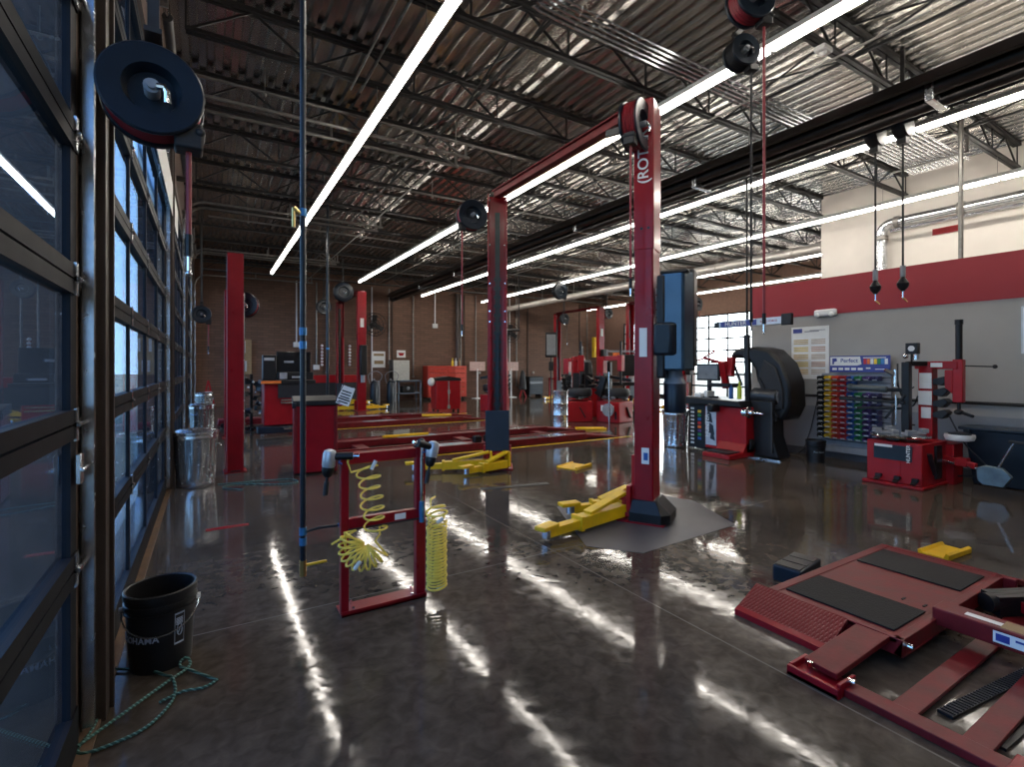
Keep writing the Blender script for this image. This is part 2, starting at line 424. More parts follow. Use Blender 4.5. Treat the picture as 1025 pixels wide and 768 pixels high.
# bridging rods
for i, x in enumerate((3.0, 6.3, 9.6, 12.8, 16.0)):
    m = MB().bar((x,-3.4,5.0),(x,21.4,5.0), .03,.03)
    for a, b in zip(jy[:-1], jy[1:]):
        if b < 21: m.bar((x,a,5.0),(x,b,5.38),.018,.018); m.bar((x,a,5.38),(x,b,5.0),.018,.018)
    tag(m.build('joist_bridging', JOIST, smooth=False), 'steel cross bracing between joists, %s line from the left doors' % nm[i].replace('nearest','first'), 'bracing', 'bridging lines across the roof joists')

# right outer wall with overhead doors (X = 19)
re = [(7.2,11.0),(11.6,15.35),(15.95,19.7)]
mb = MB(); prev = -3.8
for a, b in re: mb.box(19, 19.25, prev, a, 0, 3.75); prev = b
mb.box(19, 19.25, prev, 21.5, 0, 3.75); mb.box(19, 19.25, -3.8, 21.5, 3.75, 5.6)
struct(mb.build('wall_right', P('brown_wall_right', (.15,.085,.06), .8), smooth=False))
for i, (a, b) in enumerate(re):
    root = bpy.data.objects.new('door_%d' % (7+i), None); COL.objects.link(root); struct(root); root.location = (18.98, a, 0)
    w = b-a; f = MB(); g = MB()
    rails = [.12+.518*k for k in range(8)]
    f.box(-.02,.03,0,w,0,.14)
    for z in rails[1:]: f.box(-.02,.03,0,w,z-.035,z+.035)
    for y in (.03, w*.25, w*.5, w*.75, w-.03): f.box(-.018,.028,y-.03,y+.03,0,3.75)
    g.box(-.003,.003,.05,w-.05,.1,3.74)
    f.build('door_frame', DARKF, root, smooth=False); g.build('glass', GLASSC, root, smooth=False)
# office block wall (X = 8.55) with red band, recessed white wall above
struct(MB().box(8.55, 8.75, -3.5, 5.57, 0, 2.31).box(8.75, 12.3, 5.4, 5.57, 0, 2.31).build('wall_office', WALLG, smooth=False))
struct(MB().box(8.54, 8.76, -3.5, 5.58, 2.31, 2.9).box(8.76, 12.3, 5.39, 5.58, 2.31, 2.9).build('wall_office_band', WALLR, smooth=False))
struct(MB().box(8.546, 8.56, -3.5, 5.575, 0, .82).build('baseboard_office', WALLB, smooth=False))
struct(MB().box(8.535, 8.55, -3.5, 5.58, 0, .12).build('trim_5', P('cove_base', (.05,.05,.055), .5), smooth=False))
struct(MB().box(12.2, 12.4, -3.5, 6.2, 2.8, 5.5).box(8.76, 12.4, -3.5, 5.38, 2.8, 2.88).build('wall_upper_white', WALLW, smooth=False))

# ------------------------------------------------------------------ strip lights
rows = [(1.8,-2,18.3,'row nearest the left overhead doors'),(4.72,-2,18.5,'second row from the left doors, over the tall red lift'),
        (7.98,-2,20.7,'third row, beside the long black heater tube'),(11.2,-2,21.2,'fourth row, crossing the white upper wall'),
        (14.5,6.2,11.5,'short row beyond the white upper wall'),(17.7,6.2,21.2,'farthest row, near the bright right doors')]
for i, (x, a, b, lab) in enumerate(rows):
    t = thing('strip_light', 'white tube light run, ' + lab, 'strip light', (x, a, 4.55), 0, 'rows of strip lights')
    w = .032; Ln = b-a
    MB().prism([(-.06,.05),(-.03,.12),(.03,.12),(.06,.05)], 0, Ln, 'XZ').build('housing', WPL, t, smooth=False)
    m = MB()
    y = 0
    while y < Ln-.3:
        e = min(y+2.42, Ln); m.box(-w, w, y+.008, e-.008, 0, .045); y += 2.44
    m.build('diffuser', GLOW, t, bevel=.01)
    for yy in jy:
        if a < yy < b: MB().cyl((0,yy-a,.115),(0,yy-a,.405), .004, 6).build('hanger_wire', GALVD, t)
# ------------------------------------------------------------------ heater tubes, ducts, conduit
t = thing('tube_heater', 'long black tube heater pair running under the roof above the second light row', 'heater', (6.9, 0, 4.5))
MB().cyl((-.07,-2,.04),(-.07,21.2,.04), .085, 18).cyl((.13,-2,-.05),(.13,21.2,-.05), .075, 18).build('tube', DUCT, t)
MB().prism([(-.32,.02),(-.16,.2),(.22,.2),(.36,-.06),(.34,-.08),(.20,.18),(-.15,.18),(-.30,.0)], -2, 21.2, 'XZ').build('reflector', DUCT, t, smooth=False)
for y in (2.3, 5.4, 8.5, 11.6, 14.7, 17.8): MB().box(-.165,.215,y-.04,y+.04,-.13,.13).build('clamp', GALV, t, bevel=.01)
for y in (1.25, 4.55, 7.85, 11.15, 14.45, 17.75): MB().cyl((.02,y,.1),(.02,y,.47),.008,6).build('hanger_rod', GALVD, t)
MB().lathe([(.05,0),(.16,.02),(.16,.3),(.05,.34)], (0.03,21.15,0), 'Y', 18).build('burner_box', BLK, t)
t = thing('pale_duct', 'long pale silver duct under the roof on the far right side', 'duct', (12.5, 0, 4.3))
MB().cyl((0,6.3,0),(0,21.3,0), .13, 22).build('duct_tube', PALE, t)
m = MB()
for y in (7,9.2,11.4,13.6,15.8,18,20.2): m.lathe([(.133,-.03),(.145,-.02),(.145,.02),(.133,.03)],(0,y,0),'Y',22); m.cyl((0,y,.13),(0,y,1.09),.006,6)
m.build('collar', PALE, t)
t = thing('elbow_pipe', 'large silver pipe with an elbow running along the white upper wall', 'pipe', (12.0, 0, 0))
pts = [(0,4.9,2.9),(0,4.9,4.22)]
for k in range(1,7):
    a = PI/2*k/6; pts.append((0,4.9-.2*(1-math.cos(a)),4.22+.2*math.sin(a)))
pts.append((0,-2,4.42))
MB().tube(pts, .10, 18).build('pipe_run', GALV, t)
m = MB().lathe([(.105,-.06),(.125,-.05),(.125,.05),(.105,.06)],(0,3.6,4.42),'Y',18).lathe([(.105,-.05),(.12,-.04),(.12,.04),(.105,.05)],(0,4.62,4.42),'Y',18).lathe([(.105,-.05),(.12,-.04),(.12,.04),(.105,.05)],(0,4.9,4.14),'Z',18)
m.build('coupling', GALVD, t)
MB().tube([(-.10,4.7,4.24),(-.10,-2,4.26)], .035, 10).build('lagged_line', GALV, t)
tag(MB().box(12.17,12.2,3.65,4.1,4.05,4.17).build('pipe_label', RED2), 'small red label plate under the large silver pipe', 'label')
t = thing('vertical_conduit', 'thin grey conduit post rising from the red wall band to the joists', 'conduit', (8.8, 2.65, 2.9))
MB().cyl((0,0,0),(0,0,2.1), .028, 12).build('conduit_run', GALVD, t)
m = MB(); m.box(-.06,.06,-.06,.06,2.0,2.08); m.build('conduit_strap', GALVD, t, bevel=.005)
t = thing('conduit_bundle', 'bundle of five bright conduits crossing under the deck near the tall red lift', 'conduit', (3.0, 3.75, 4.9))
for k in range(5):
    y = k*.065
    pts = [(-.05-.03*k, y-.05, .35), (-.03-.02*k, y-.03, .1), (.15, y, .0), (5.6, y, .0)]
    MB().tube(pts, .014, 8, smooth=5).build('conduit', GALV, t)
t = thing('conduit_rack', 'wide rack of pale parallel conduits above the two hanging tool reels', 'conduit', (7.7, 3.0, 4.75))
for k in range(13):
    MB().cyl((-.2,.0+k*.06,0),(2.6,.0+k*.06,0), .016, 8).build('conduit', GALV, t)
for x in (.3, 2.1): MB().box(x,x+.04,-.15,.85,-.04,-.016).box(x,x+.02,-.14,-.10,-.04,.35).build('strut', GALVD, t, smooth=False)
for i, (x, z, a, b) in enumerate(((1.5,4.88,-1,6.3),(1.62,4.88,-1,6.3),(5.9,4.86,2,20),(9.4,4.8,6,21),(3.3,4.86,8,21))):
    lab = ['left','right','left','right','middle'][i]
    labs = ['thin conduit left of the pair running back above the near light row','thin conduit right of the pair running back above the near light row','long thin conduit running back beside the black heater tube','long thin conduit running back between third and fourth light rows','long thin conduit over the far grey bays']
    tag(MB().cyl((x,a,z),(x,b,z), .012, 8).build('ceiling_conduit', GALVD), labs[i], 'conduit', 'long ceiling conduits')
for i, (y, z, a, b) in enumerate(((6.9,4.87,-.2,10),(9.3,4.87,3,12),(13.2,4.87,0,14),(17.6,4.87,-.2,18),(20.3,4.87,-.2,18))):
    m = MB().cyl((a,y,z),(b,y,z), .02, 8)
    x = a+.8
    while x < b: m.cyl((x,y,z),(x,y,z+.3), .006, 6); m.ball((x,y,z-.03),.025); x += 2.6
    tag(m.build('sprinkler_pipe', GALVD), 'thin sprinkler pipe crossing under the joists, %s one back' % nm[i].replace('nearest','first'), 'pipe', 'sprinkler pipes')
t = thing('occupancy_sensor', 'white box fitting on the joist right of the second light row', 'ceiling fitting', (5.75,2.9,4.955))
MB().box(-.09,.09,-.06,.06,-.06,0).build('housing', WPL, t, bevel=.015); MB().ball((0,0,-.06),.04).build('lens', WHITE, t)
for i,(x,y) in enumerate(((8.9,12.0),(11.6,9.0))):
    t = thing('smoke_detector','small white round detector under the far joists, %s one' % ['left','right'][i],'detector',(x,y,4.9))
    MB().lathe([(.02,-.08),(.09,-.07),(.11,0)],n=20).build('housing', WPL, t); MB().ball((0,0,-.08),.02).build('lens', GREY, t)

# ------------------------------------------------------------------ two post lifts
def two_post(x, y0, y1, H, yaw, label, far=False, power=True, sign=False, group='two-post vehicle lifts'):
    t = thing('two_post_lift', label, 'car lift', (x, (y0+y1)/2, 0), 0, group)
    h = (y1-y0)/2
    cols = []
    for s in (-1, 1):                       # -1: near column (opens to +Y), +1: far column (opens to -Y)
        # local frame of column: u across the opening, v towards the opening
        ang = yaw if s == -1 else -yaw+PI
        Mx = Matrix.Translation((0, s*h, 0)) @ Matrix.Rotation(ang, 4, 'Z')
        m = MB(); m.M = Mx
        W, D, T = .14, .088, .016
        zt = H
        m.box(-W, W, -D, -D+T, 0, zt)                        # back
        m.box(-W, -W+T, -D+T, D, 0, zt); m.box(W-T, W, -D+T, D, 0, zt)
        m.box(-W+T, -W+.06, D-T, D, 0, zt*.66); m.box(W-.06, W-T, D-T, D, 0, zt*.66)
        if s == -1: m.box(-W-.006, W+.006, -D-.006, D+.006, zt*.645, zt)   # extension sleeve
        c_ = m.build('column', RED, t, bevel=.012, smooth=False)
        m = MB(); m.M = Mx
        if s == 1:
            m.box(-.035,.035, -D+T, -.01, .3, zt-.25)
            for z in range(18): m.box(-.05,.05,-.02,-.012,.5+z*.13,.55+z*.13)
        else: m.box(-.035,.035, -D+T, -.01, .3, zt*.6)
        m.build('lock_ladder', STEEL, c_, smooth=False)
        m = MB(); m.M = Mx
        m.box(-.02,.02, .02,.06, .62, 1.95) ; m.build('cable_cover', BLKB, c_, smooth=False)
        for z in (zt-.1, zt-.75, zt-1.7, zt-1.85, zt-1.3):
            if far: break
            for u in (-W+.03, W-.03):
                m = MB(); m.M = Mx; m.cyl((u, D-.005, z), (u, D+.008, z), .012, 8); m.build('bolt', CHR, c_)
        # base plate
        m = MB(); m.M = Mx; m.box(-.22,.22,-.2,.24,.0,.018); m.build('base_plate', RED, t, smooth=False)
        if s == -1 and not far:
            m = MB(); m.M = Mx
            P0 = [(-.21,-.17),(-.14,-.24),(.14,-.24),(.21,-.17),(.21,.12),(-.21,.12)]
            P1 = [(-.165,-.11),(-.10,-.115),(.10,-.115),(.165,-.11),(.165,.10),(-.165,.10)]
            vs = [(a,b,.018) for a,b in P0]+[(a,b,.10) for a,b in P0]+[(a,b,.21) for a,b in P1]
            fs = []
            for r in (0,6):
                for i in range(6): fs.append((r+i, r+(i+1)%6, r+6+(i+1)%6, r+6+i))
            fs += [(5,4,3,2,1,0),(12,13,14,15,16,17)]
            m._add(vs, fs); m.build('base_guard', BLK, t, smooth=False)
        # carriage
        m = MB(); m.M = Mx
        m.box(-.13,.13,-.02,.12,.16,.62); m.box(-.2,.2,.11,.15,.10,.34); m.box(-.2,.2,.11,.22,.05,.09); m.box(-.2,.2,.11,.22,.2,.23)
        for u in (-.14,.14): m.cyl((u,.18,.02),(u,.18,.27),.03,12)
        m.build('carriage', RED2, t, bevel=.006, smooth=False)
        if s == 1:
            m = MB(); m.M = Mx; m.box(-.17,.17,.155,.17,.26,.84); m.build('door_guard', NAVY, t, bevel=.01)
        cols.append(Mx)
    # overhead beam
    m = MB().box(-.06,.06,-h,h,H-.04,H+.05).box(-.09,.09,-h,h,H+.04,H+.055); m.build('overhead_beam', REDDK, t, smooth=False)
    # arms
    def arm(p0, p1, w=.12, tip=True):
        p0 = Vector(p0); p1 = Vector(p1); d = (p1-p0).normalized(); q = p0+(p1-p0)*.62
        r = MB()
        r.bar(p0+Vector((0,0,.10)), q+Vector((0,0,.085)), w, .11)
        r.bar(p0+Vector((0,0,.26)), p0+(p1-p0)*.50+Vector((0,0,.15)), .10, .03)
        r.bar(p0-d*.03+Vector((0,0,.06)), p0-d*.03+Vector((0,0,.27)), .12, .03, up=d)
        r.bar(q-d*.02+Vector((0,0,.085)), q+d*.02+Vector((0,0,.085)), w+.02, .13)
        a_ = r.build('arm', YEL, t, bevel=.006, smooth=False)
        MB().bar(q+Vector((0,0,.08)), p1+Vector((0,0,.07)), w*.75, .075).build('arm_extension', YEL, a_, bevel=.005, smooth=False)
        m2 = MB(); m2.cyl(p1+Vector((0,0,.03)), p1+Vector((0,0,.12)), .045, 16); m2.build('pad_screw', CHR, a_)
        sd = Vector((-d.y, d.x, 0))
        m2 = MB(); m2.bar(p1-d*.07+sd*.02+Vector((0,0,.135)), p1+d*.13+sd*.06+Vector((0,0,.135)), .11, .035)
        m2.build('lift_pad', YEL, a_, bevel=.008, smooth=False)
        return a_
    if not far:
        A = cols[0]; B = cols[1]
        arm(A @ Vector((-.14,.2,0)) , Vector((2.42-x, 3.42-(y0+y1)/2, 0)))
        arm(A @ Vector((.1,.22,0)), Vector((3.02-x, 3.86-(y0+y1)/2, 0)), .10)
        arm(B @ Vector((.12,.22,0)), Vector((2.45-x, 6.62-(y0+y1)/2, 0)))
        arm(B @ Vector((-.12,.24,0)), Vector((2.95-x, 6.02-(y0+y1)/2, 0)), .11)
    else:
        for Mx in cols:
            arm(Mx @ Vector((-.14,.2,0)), Mx @ Vector((-1.0,.42,0)), .1); arm(Mx @ Vector((.14,.2,0)), Mx @ Vector((.95,.35,0)), .1)
    # power unit on back of near column
    if power:
        m = MB(); m.M = cols[0]
        if not far:
            m.prism([(-.16,-.16),(-.16,-.36),(-.02,-.42),(.12,-.42),(.17,-.36),(.17,-.16)], 1.42, 2.33)
            u_ = m.build('power_unit_cover', GLOSSB, t, bevel=.02, smooth=False)
            m = MB(); m.M = cols[0]
            m.box(-.02,.19,-.43,-.17,1.46,2.36); m.box(-.17,.18,-.40,-.15,2.30,2.34); m.box(-.17,.18,-.2,-.12,1.35,2.3)
            m.build('cover_frame', BLK, u_, bevel=.03)
            m = MB(); m.M = cols[0]
            m.prism([(-.20,-.10),(-.22,-.26),(-.10,-.34),(.06,-.30),(.06,-.10)], 1.56, 1.86); m.build('control_box', BLKB, t, bevel=.025)
            m = MB(); m.M = cols[0]; m.box(-.09,-.05,-.336,-.33,1.70,1.78); m.build('switch_plate', YEL, t)
            m = MB(); m.M = cols[0]
            m.lathe([(.02,1.02),(.095,1.03),(.10,1.05),(.10,1.30),(.06,1.36),(.05,1.46)], (.02,-.25,0), 'Z', 22); m.build('oil_tank', BLKB, t)
            m = MB(); m.M = cols[0]; m.lathe([(.103,1.30),(.075,1.37),(.06,1.46)], (.02,-.25,0), 'Z', 22); m.build('motor_neck', GREY, t)
        else:
            m.box(-.1,.12,-.30,-.11,1.2,2.2); m.build('power_unit_cover', BLK, t, bevel=.03)
            m = MB(); m.M = cols[0]; m.cyl((0,-.2,.95),(0,-.2,1.2),.07,14); m.build('oil_tank', GREY, t)
    m = MB(); m.M = cols[0]
    if not far:
        for z in (1.93,2.0,2.07,2.14): m.box(-.06,.12,-.0975,-.0945,z,z+.055)
        m.build('warning_label', WHITE, t, smooth=False, )
        m = MB(); m.M = cols[0]
        # panels on left face (local -u side)
        m.box(-.147,-.143,-.05,.02,.55,.70); m.build('symbol_label', WHITE, t, smooth=False)
        m = MB(); m.M = cols[0]; m.box(-.147,-.139,-.03,.04,1.55,1.82); m.build('instruction_label', WHITE, t, smooth=False)
        m = MB(); m.M = cols[0]; m.box(-.1482,-.147,-.04,.0,.585,.655); m.build('lift_symbol', BLUE, t, smooth=False)
        m = MB(); m.M = cols[0]
        for v in (-.045,.02): m.cyl((-.14,v,2.75),(-.1475,v,2.75),.014,14)
        m.build('sleeve_hole', BLKM, t)
    if sign:
        R3 = cols[0].to_3x3(); loc = cols[0] @ Vector((-.1485, -.0, 3.28))
        nrm = R3 @ Vector((-1,0,0)); up = Vector(nrm).cross(Vector((0,0,1)))
        # text reads upward: right direction is +Z
        text('lettering', '(ROTARY', .14, TM(loc+Vector((0,0,.18)), (0,0,1), Vector((0,0,1)).cross(Vector((0,0,1))) if False else nrm.cross(Vector((0,0,1)))), WHITE, t, label='white vertical lettering')
    else:
        m = MB(); m.M = cols[0]; m.box(-.06,.06,-.0975,-.0885,H-1.2,H-.9); m.build('warning_label', WHITE, t, smooth=False)
    return t
two_post(3.6, 3.42, 6.33, 3.96, math.radians(30), 'tall red two-post lift in the foreground with overhead beam and yellow arms on the floor', sign=True)
two_post(4.4, 17.0, 20.2, 4.0, 0, 'red two-post lift far back left of the second light row, by the brick wall', far=True)
two_post(13.9, 15.8, 18.8, 3.95, 0, 'red two-post lift far back in the right middle, before the brick wall', far=True)
two_post(14.1, 11.7, 14.3, 3.95, 0, 'red two-post lift nearest the bright right overhead doors', far=True)
# single red post pair at left
for i, (y, lab) in enumerate(((7.98,'plain red lift post beside the row of metal bins, nearer of two in line'),(11.8,'plain red lift post behind the nearer one, farther of two in line'))):
    t = thing('lift_post', lab, 'lift post', (.32+.06*i, y, 0), 0, 'plain red lift posts at the left')
    m = MB(); W=.1; D=.11
    m.box(-W,W,-D,-D+.015,0,3.03).box(-W,-W+.015,-D,D,0,3.03).box(W-.015,W,-D,D,0,3.03).box(-W,W,-D,D,2.99,3.03).box(-W,-W+.05,D-.015,D,0,3.0).box(W-.05,W,D-.015,D,0,3.0)
    m.build('column', RED, t, bevel=.008, smooth=False)
    MB().box(-.14,.14,-.14,.14,0,.015).build('base_plate', RED, t)
    MB().box(W,W+.02,-.02,.0,.3,2.5).build('conduit', GALV, t)
    MB().box(-.06,.06,-D-.015,-D,.0,.03).build('foot_bracket', STEEL, t)

# ------------------------------------------------------------------ hose reels
def reel(loc, face, d, label, hose=None, hmat=HOSER, rail=True, tipmat=CHR, group='hose reels', top=5.0, mount='up', side=1):
    """face: angle (about z) of the disc normal"""
    t = thing('hose_reel', label, 'hose reel', loc, face, group)
    r = d/2
    m = MB().lathe([(.02,.05),(.46*r,.05),(.55*r,.0),(.96*r,-.004),(r,.004),(r,.012),(.96*r,.010),(.6*r,.016),(.5*r,.062),(.02,.062)], (0,-.07,0), 'Y', 36)
    m.lathe([(.02,.0),(.98*r,.0),(r,.008),(r,.02),(.6*r,.03),(.02,.03)], (0,.07,0), 'Y', 36)
    m.build('drum_flange', BLKB, t)
    m = MB()
    for k, (rr) in enumerate((.75,.88)):
        for y in (-.035,-.005,.025,.055): m.lathe([(rr*r-.014,-.0),(rr*r,-.013),(rr*r+.012,.0),(rr*r,.013),(rr*r-.014,.0)], (0,y,0), 'Y', 28, closed=False)
    m.build('wound_hose', hmat, t)
    m = MB().cyl((0,-.09,0),(0,.12,0), .028, 16); m.cyl((0,-.09,0),(0,-.105,0), .016, 12); m.build('hub', GREY, t)
    m = MB().tube([(0,-.09,0),(.04,-.10,0),(.05,-.10,-.02),(.05,-.10,-.06)], .012, 8); m.build('swivel_fitting', CHR, t)
    m = MB()
    if mount == 'up':
        m.box(-.03,.03,.10,.11,-.05,r+.12).box(-.03,.03,.0,.12,r+.08,r+.1).box(-.02,.02,.04,.06,r+.1,top-loc[2])
    else:
        m.box(-.03,.03,.10,.12,-.1,.1).box(-.02,.02,.11,.30,-.03,.03)
    m.build('bracket', STEEL, t, smooth=False)
    if hose:
        gx = side*r*.68
        MB().box(gx-.05,gx+.05,-.05,.05,-r*.78-.06,-r*.78+.05).cyl((gx-.04,-.06,-r*.7),(gx-.04,.06,-r*.7),.018,10).cyl((gx+.04,-.06,-r*.7),(gx+.04,.06,-r*.7),.018,10).build('hose_guide', BLKM, t, bevel=.01)
        zend = hose-loc[2]
        MB().tube([(gx,0,-r*.6),(gx,0,zend)], .011, 8).build('hanging_hose', hmat, t)
        m = MB().cyl((gx,0,zend),(gx,0,zend-.09), .016, 10); m.build('hose_end', BLK, t)
        m = MB().cyl((gx,0,zend-.09),(gx,0,zend-.15), .009, 8).ball((gx,0,zend-.16),.013); m.build('coupler', tipmat, t)
    return t
reel((-.19,2.46,2.54), math.radians(2), .355, 'large black hose reel hanging close at upper left by the overhead doors', hose=2.0, top=4.9)
reel((-.12,12.3,2.56), 0, .36, 'small black hose reel farther along the left doors, beyond the big one', hose=1.9)
reel((.45,8.2,2.36), math.radians(-15), .36, 'black hose reel half hidden behind the plain red post', mount='side')
reel((3.16,6.28,3.58), math.radians(-10), .42, 'black hose reel at the top of the tall red lift far column', hose=2.05, mount='side', side=-1)
reel((3.38,3.34,3.68), math.radians(24), .46, 'hose reel with red hose by the top of the tall lift near column', hose=2.25, mount='side', side=-1)
reel((3.83,2.50,4.48), math.radians(-20), .36, 'red hose reel at top right above the second light row', hose=1.9, top=5.0)
reel((4.42,2.98,4.5), math.radians(-20), .3, 'reel with long black hose left of the red one at the top right', hose=1.98, hmat=BLKM, top=5.0)
reel((11.0,14.7,4.25), 0, .6, 'black reel under the pale duct in the far middle', hose=3.2, hmat=BLKM)
reel((13.4,17.6,3.6), 0, .45, 'black reel beside the far middle red lift', hose=2.6, hmat=BLKM, top=5.0)
reel((14.4,15.9,3.72), 0, .45, 'black reel just right of the far middle red lift', mount='up', top=5.0)
reel((14.9,11.8,3.72), 0, .45, 'black reel above the bright right doors by the red column', hose=3.1, top=5.0)
reel((3.75,16.7,3.9), 0, .62, 'black reel at the top of the far left lift, larger of two', mount='up', top=5.0)
reel((3.75,19.9,3.75), 0, .55, 'black reel behind the far left lift, the lower of two', mount='up', top=5.0)
for i, (y, lab) in enumerate(((3.09,'left of the hanging pair before the red band'),(2.79,'right of the hanging pair before the red band'))):
    t = thing('tool_balancer', 'black overhead air reel with cord, '+lab, 'tool balancer', (7.4, y, 4.42), 0, 'pair of hanging tool balancers')
    MB().lathe([(.04,-.08),(.15,-.07),(.18,-.02),(.18,.02),(.15,.07),(.04,.08)], (0,0,.05), 'Y', 24).box(-.05,.05,-.05,.05,-.19,-.04).build('reel_body', BLK, t)
    MB().box(-.02,.02,-.02,.02,.15,.99).build('bracket', STEEL, t)
    MB().tube([(.12,.02,.1),(.2,.04,.04),(.18,.03,-.06),(.1,.0,-.08)], .014, 8, smooth=5).build('supply_hose', GALV, t)
    MB().cyl((0,0,-.1),(0,0,-1.72), .012, 8).build('cord', BLKM, t)
    MB().cyl((0,0,-1.70),(0,0,-1.84), .03, 12).build('grip', GREY, t)
    MB().lathe([(.015,-2.02),(.055,-1.97),(.065,-1.92),(.02,-1.84)], n=16).build('stop_ball', BLK, t)
    MB().cyl((0,0,-2.02),(.0,0,-2.10), .01, 8).build('hook_shank', CHR, t); MB().cyl((0,0,-2.10),(.05,-.03,-2.15), .01, 8, r2=.006).build('hook_tip', BRASS, t)

# ------------------------------------------------------------------ drop pipes
def drop(x, y, zb, label, joints, valve=True, r=.016):
    t = thing('air_drop_pipe', label, 'air pipe', (x, y, zb), 0, 'air drop pipes')
    H = 5.42-zb
    MB().cyl((0,0,.06),(0,0,H), r, 12).build('pipe_run', BLKB, t)
    m = MB()
    for z in joints: m.cyl((0,0,z-zb-.022),(0,0,z-zb+.022), r*1.3, 12)
    m.build('joint', LBLUE, t)
    MB().cyl((0,0,-.0),(0,0,.09), r*1.2, 12).build('valve_body', BRASS, t)
    if valve: MB().bar((.01,0,.06),(.13,-.01,.065), .02, .012).build('valve_handle', YEL, t, bevel=.003)
    return t
p = drop(.47, 3.11, .24, 'dark vertical air drop pipe with yellow valve handle left of the red tool stand', (.5,.44,1.66,1.58,2.35))
MB().tube([(.0,0,.25),(.08,-.02,.27),(.19,-.03,.27)], .008, 8).build('branch_hose', BLKM, p)
MB().cyl((.0,0,2.09),(-.05,-.0,2.13),.014,10).cyl((-.05,0,2.13),(-.05,0,2.02),.01,8).build('branch_valve', BRASS, p)
MB().cyl((.19,-.03,.27),(.235,-.035,.275), .012, 10).build('quick_coupler', LBLUE, p)
drop(2.43, 12.45, .28, 'dark air drop pipe hanging before the far red tool bench', (1.9,.7), r=.03)

# ------------------------------------------------------------------ red tool stand with impact guns and coil hoses
t = thing('tool_stand', 'red welded steel tool stand bolted to the floor near the drop pipe', 'tool stand', (.68, 3.02, 0))
W = .46
m = MB().box(-.02,.025,-.02,.03,.01,.95); m.build('post', RED, t, bevel=.003, smooth=False)
m = MB().box(W-.02,W+.04,-.02,.03,.01,.97); m.build('post', RED, t, bevel=.003, smooth=False)
MB().box(-.02,W+.04,-.04,.11,.0,.012).box(-.02,W+.04,-.04,-.034,0,.03).build('base_plate', RED, t, smooth=False)
MB().box(.025,W-.02,-.01,.02,.88,.94).build('top_bar', RED, t, smooth=False)
MB().box(.025,W-.02,-.02,.02,.50,.56).build('middle_bar', RED, t, smooth=False)
MB().box(.30,.37,-.022,-.0205,.512,.548).build('barcode_label', WHITE, t, smooth=False)
MB().box(.02,W+.02,-.035,-.02,.495,.503).build('lower_rod', STEEL, t, smooth=False)
for (x,y) in ((.05,-.025),(.06,.085),(W-.05,-.025),(W-.02,.085)): MB().cyl((x,y,.010),(x,y,.04), .008, 8).build('anchor_bolt', CHR, t)
def impact(name, loc, rz, tilt, label, long=False):
    t = thing(name, label, 'impact wrench', loc, rz, 'air impact wrenches on the red stand')
    t.rotation_euler = (0, tilt, rz)
    m = MB().lathe([(.012,-.0),(.032,-.01),(.038,-.03),(.038,-.09),(.030,-.115)], n=20); m.build('motor_housing', SILV, t)
    MB().lathe([(.034,-.10),(.036,-.12),(.026,-.15),(.016,-.16)], n=20).build('nose', BLK, t)
    MB().cyl((0,0,-.15),(0,0,-.20), .008, 10).cyl((0,0,-.19),(0,0,-.265), .0145, 14).build('socket', BLKM, t)
    MB().tube([(.02,0,-.04),(.07,0,-.035),(.13,0,-.03)], .022, 12, smooth=3).build('handle', BLK, t)
    MB().tube([(.06,0,-.058),(.055,0,-.075),(.075,0,-.08)], .005, 6).build('trigger', BLUE, t)
    MB().cyl((.13,0,-.03),(.165,0,-.028), .009, 10).build('air_inlet', CHR, t)
    return t
impact('impact_wrench', (.60,3.0,.98), math.radians(-20), math.radians(6), 'silver air impact wrench with long socket on the left end of the stand')
impact('impact_wrench', (1.21,2.93,.99), math.radians(200), math.radians(-14), 'silver air impact wrench hanging at the right end of the stand by the torque wrench')
t = thing('torque_wrench', 'chrome torque wrench with blue grip hanging on the right stand post', 'wrench', (1.145, 2.975, .50))
MB().cyl((0,0,.10),(0,0,.47), .010, 12).build('shaft', CHR, t)
MB().cyl((0,0,-.02),(0,0,.11), .0155, 14).build('grip', LBLUE, t)
MB().lathe([(.012,.45),(.02,.465),(.022,.49),(.012,.505)], n=16).bar((-.05,0,.46),(.06,0,.46),.015,.015).build('ratchet_head', STEEL, t)
def coil_path(c, R, pitch, turns, wob=.0, sgn=1, n=18, tilt=0):
    pts = []
    for i in range(int(turns*n)+1):
        a = 2*PI*i/n
        pts.append((c[0]+(R+wob*math.sin(a*.37))*math.cos(a)+tilt*i/(turns*n), c[1]+(R+wob*math.sin(a*.37))*math.sin(a)*sgn*.8, c[2]-pitch*i/n+.012*math.sin(a+1)))
    return pts
t = thing('coiled_air_hose', 'yellow coiled air hose looped through the middle of the red stand', 'air hose', (.80, 3.0, 0), 0, 'yellow coiled air hoses')
pts = [(-.09,.0,.95),(-.11,-.03,.90),(-.09,-.03,.84)] + coil_path((-.0,-.05,.86), .062, .062, 6.2, .006, tilt=.05)
pts += [(.07,-.06,.46),(.03,-.1,.44)]
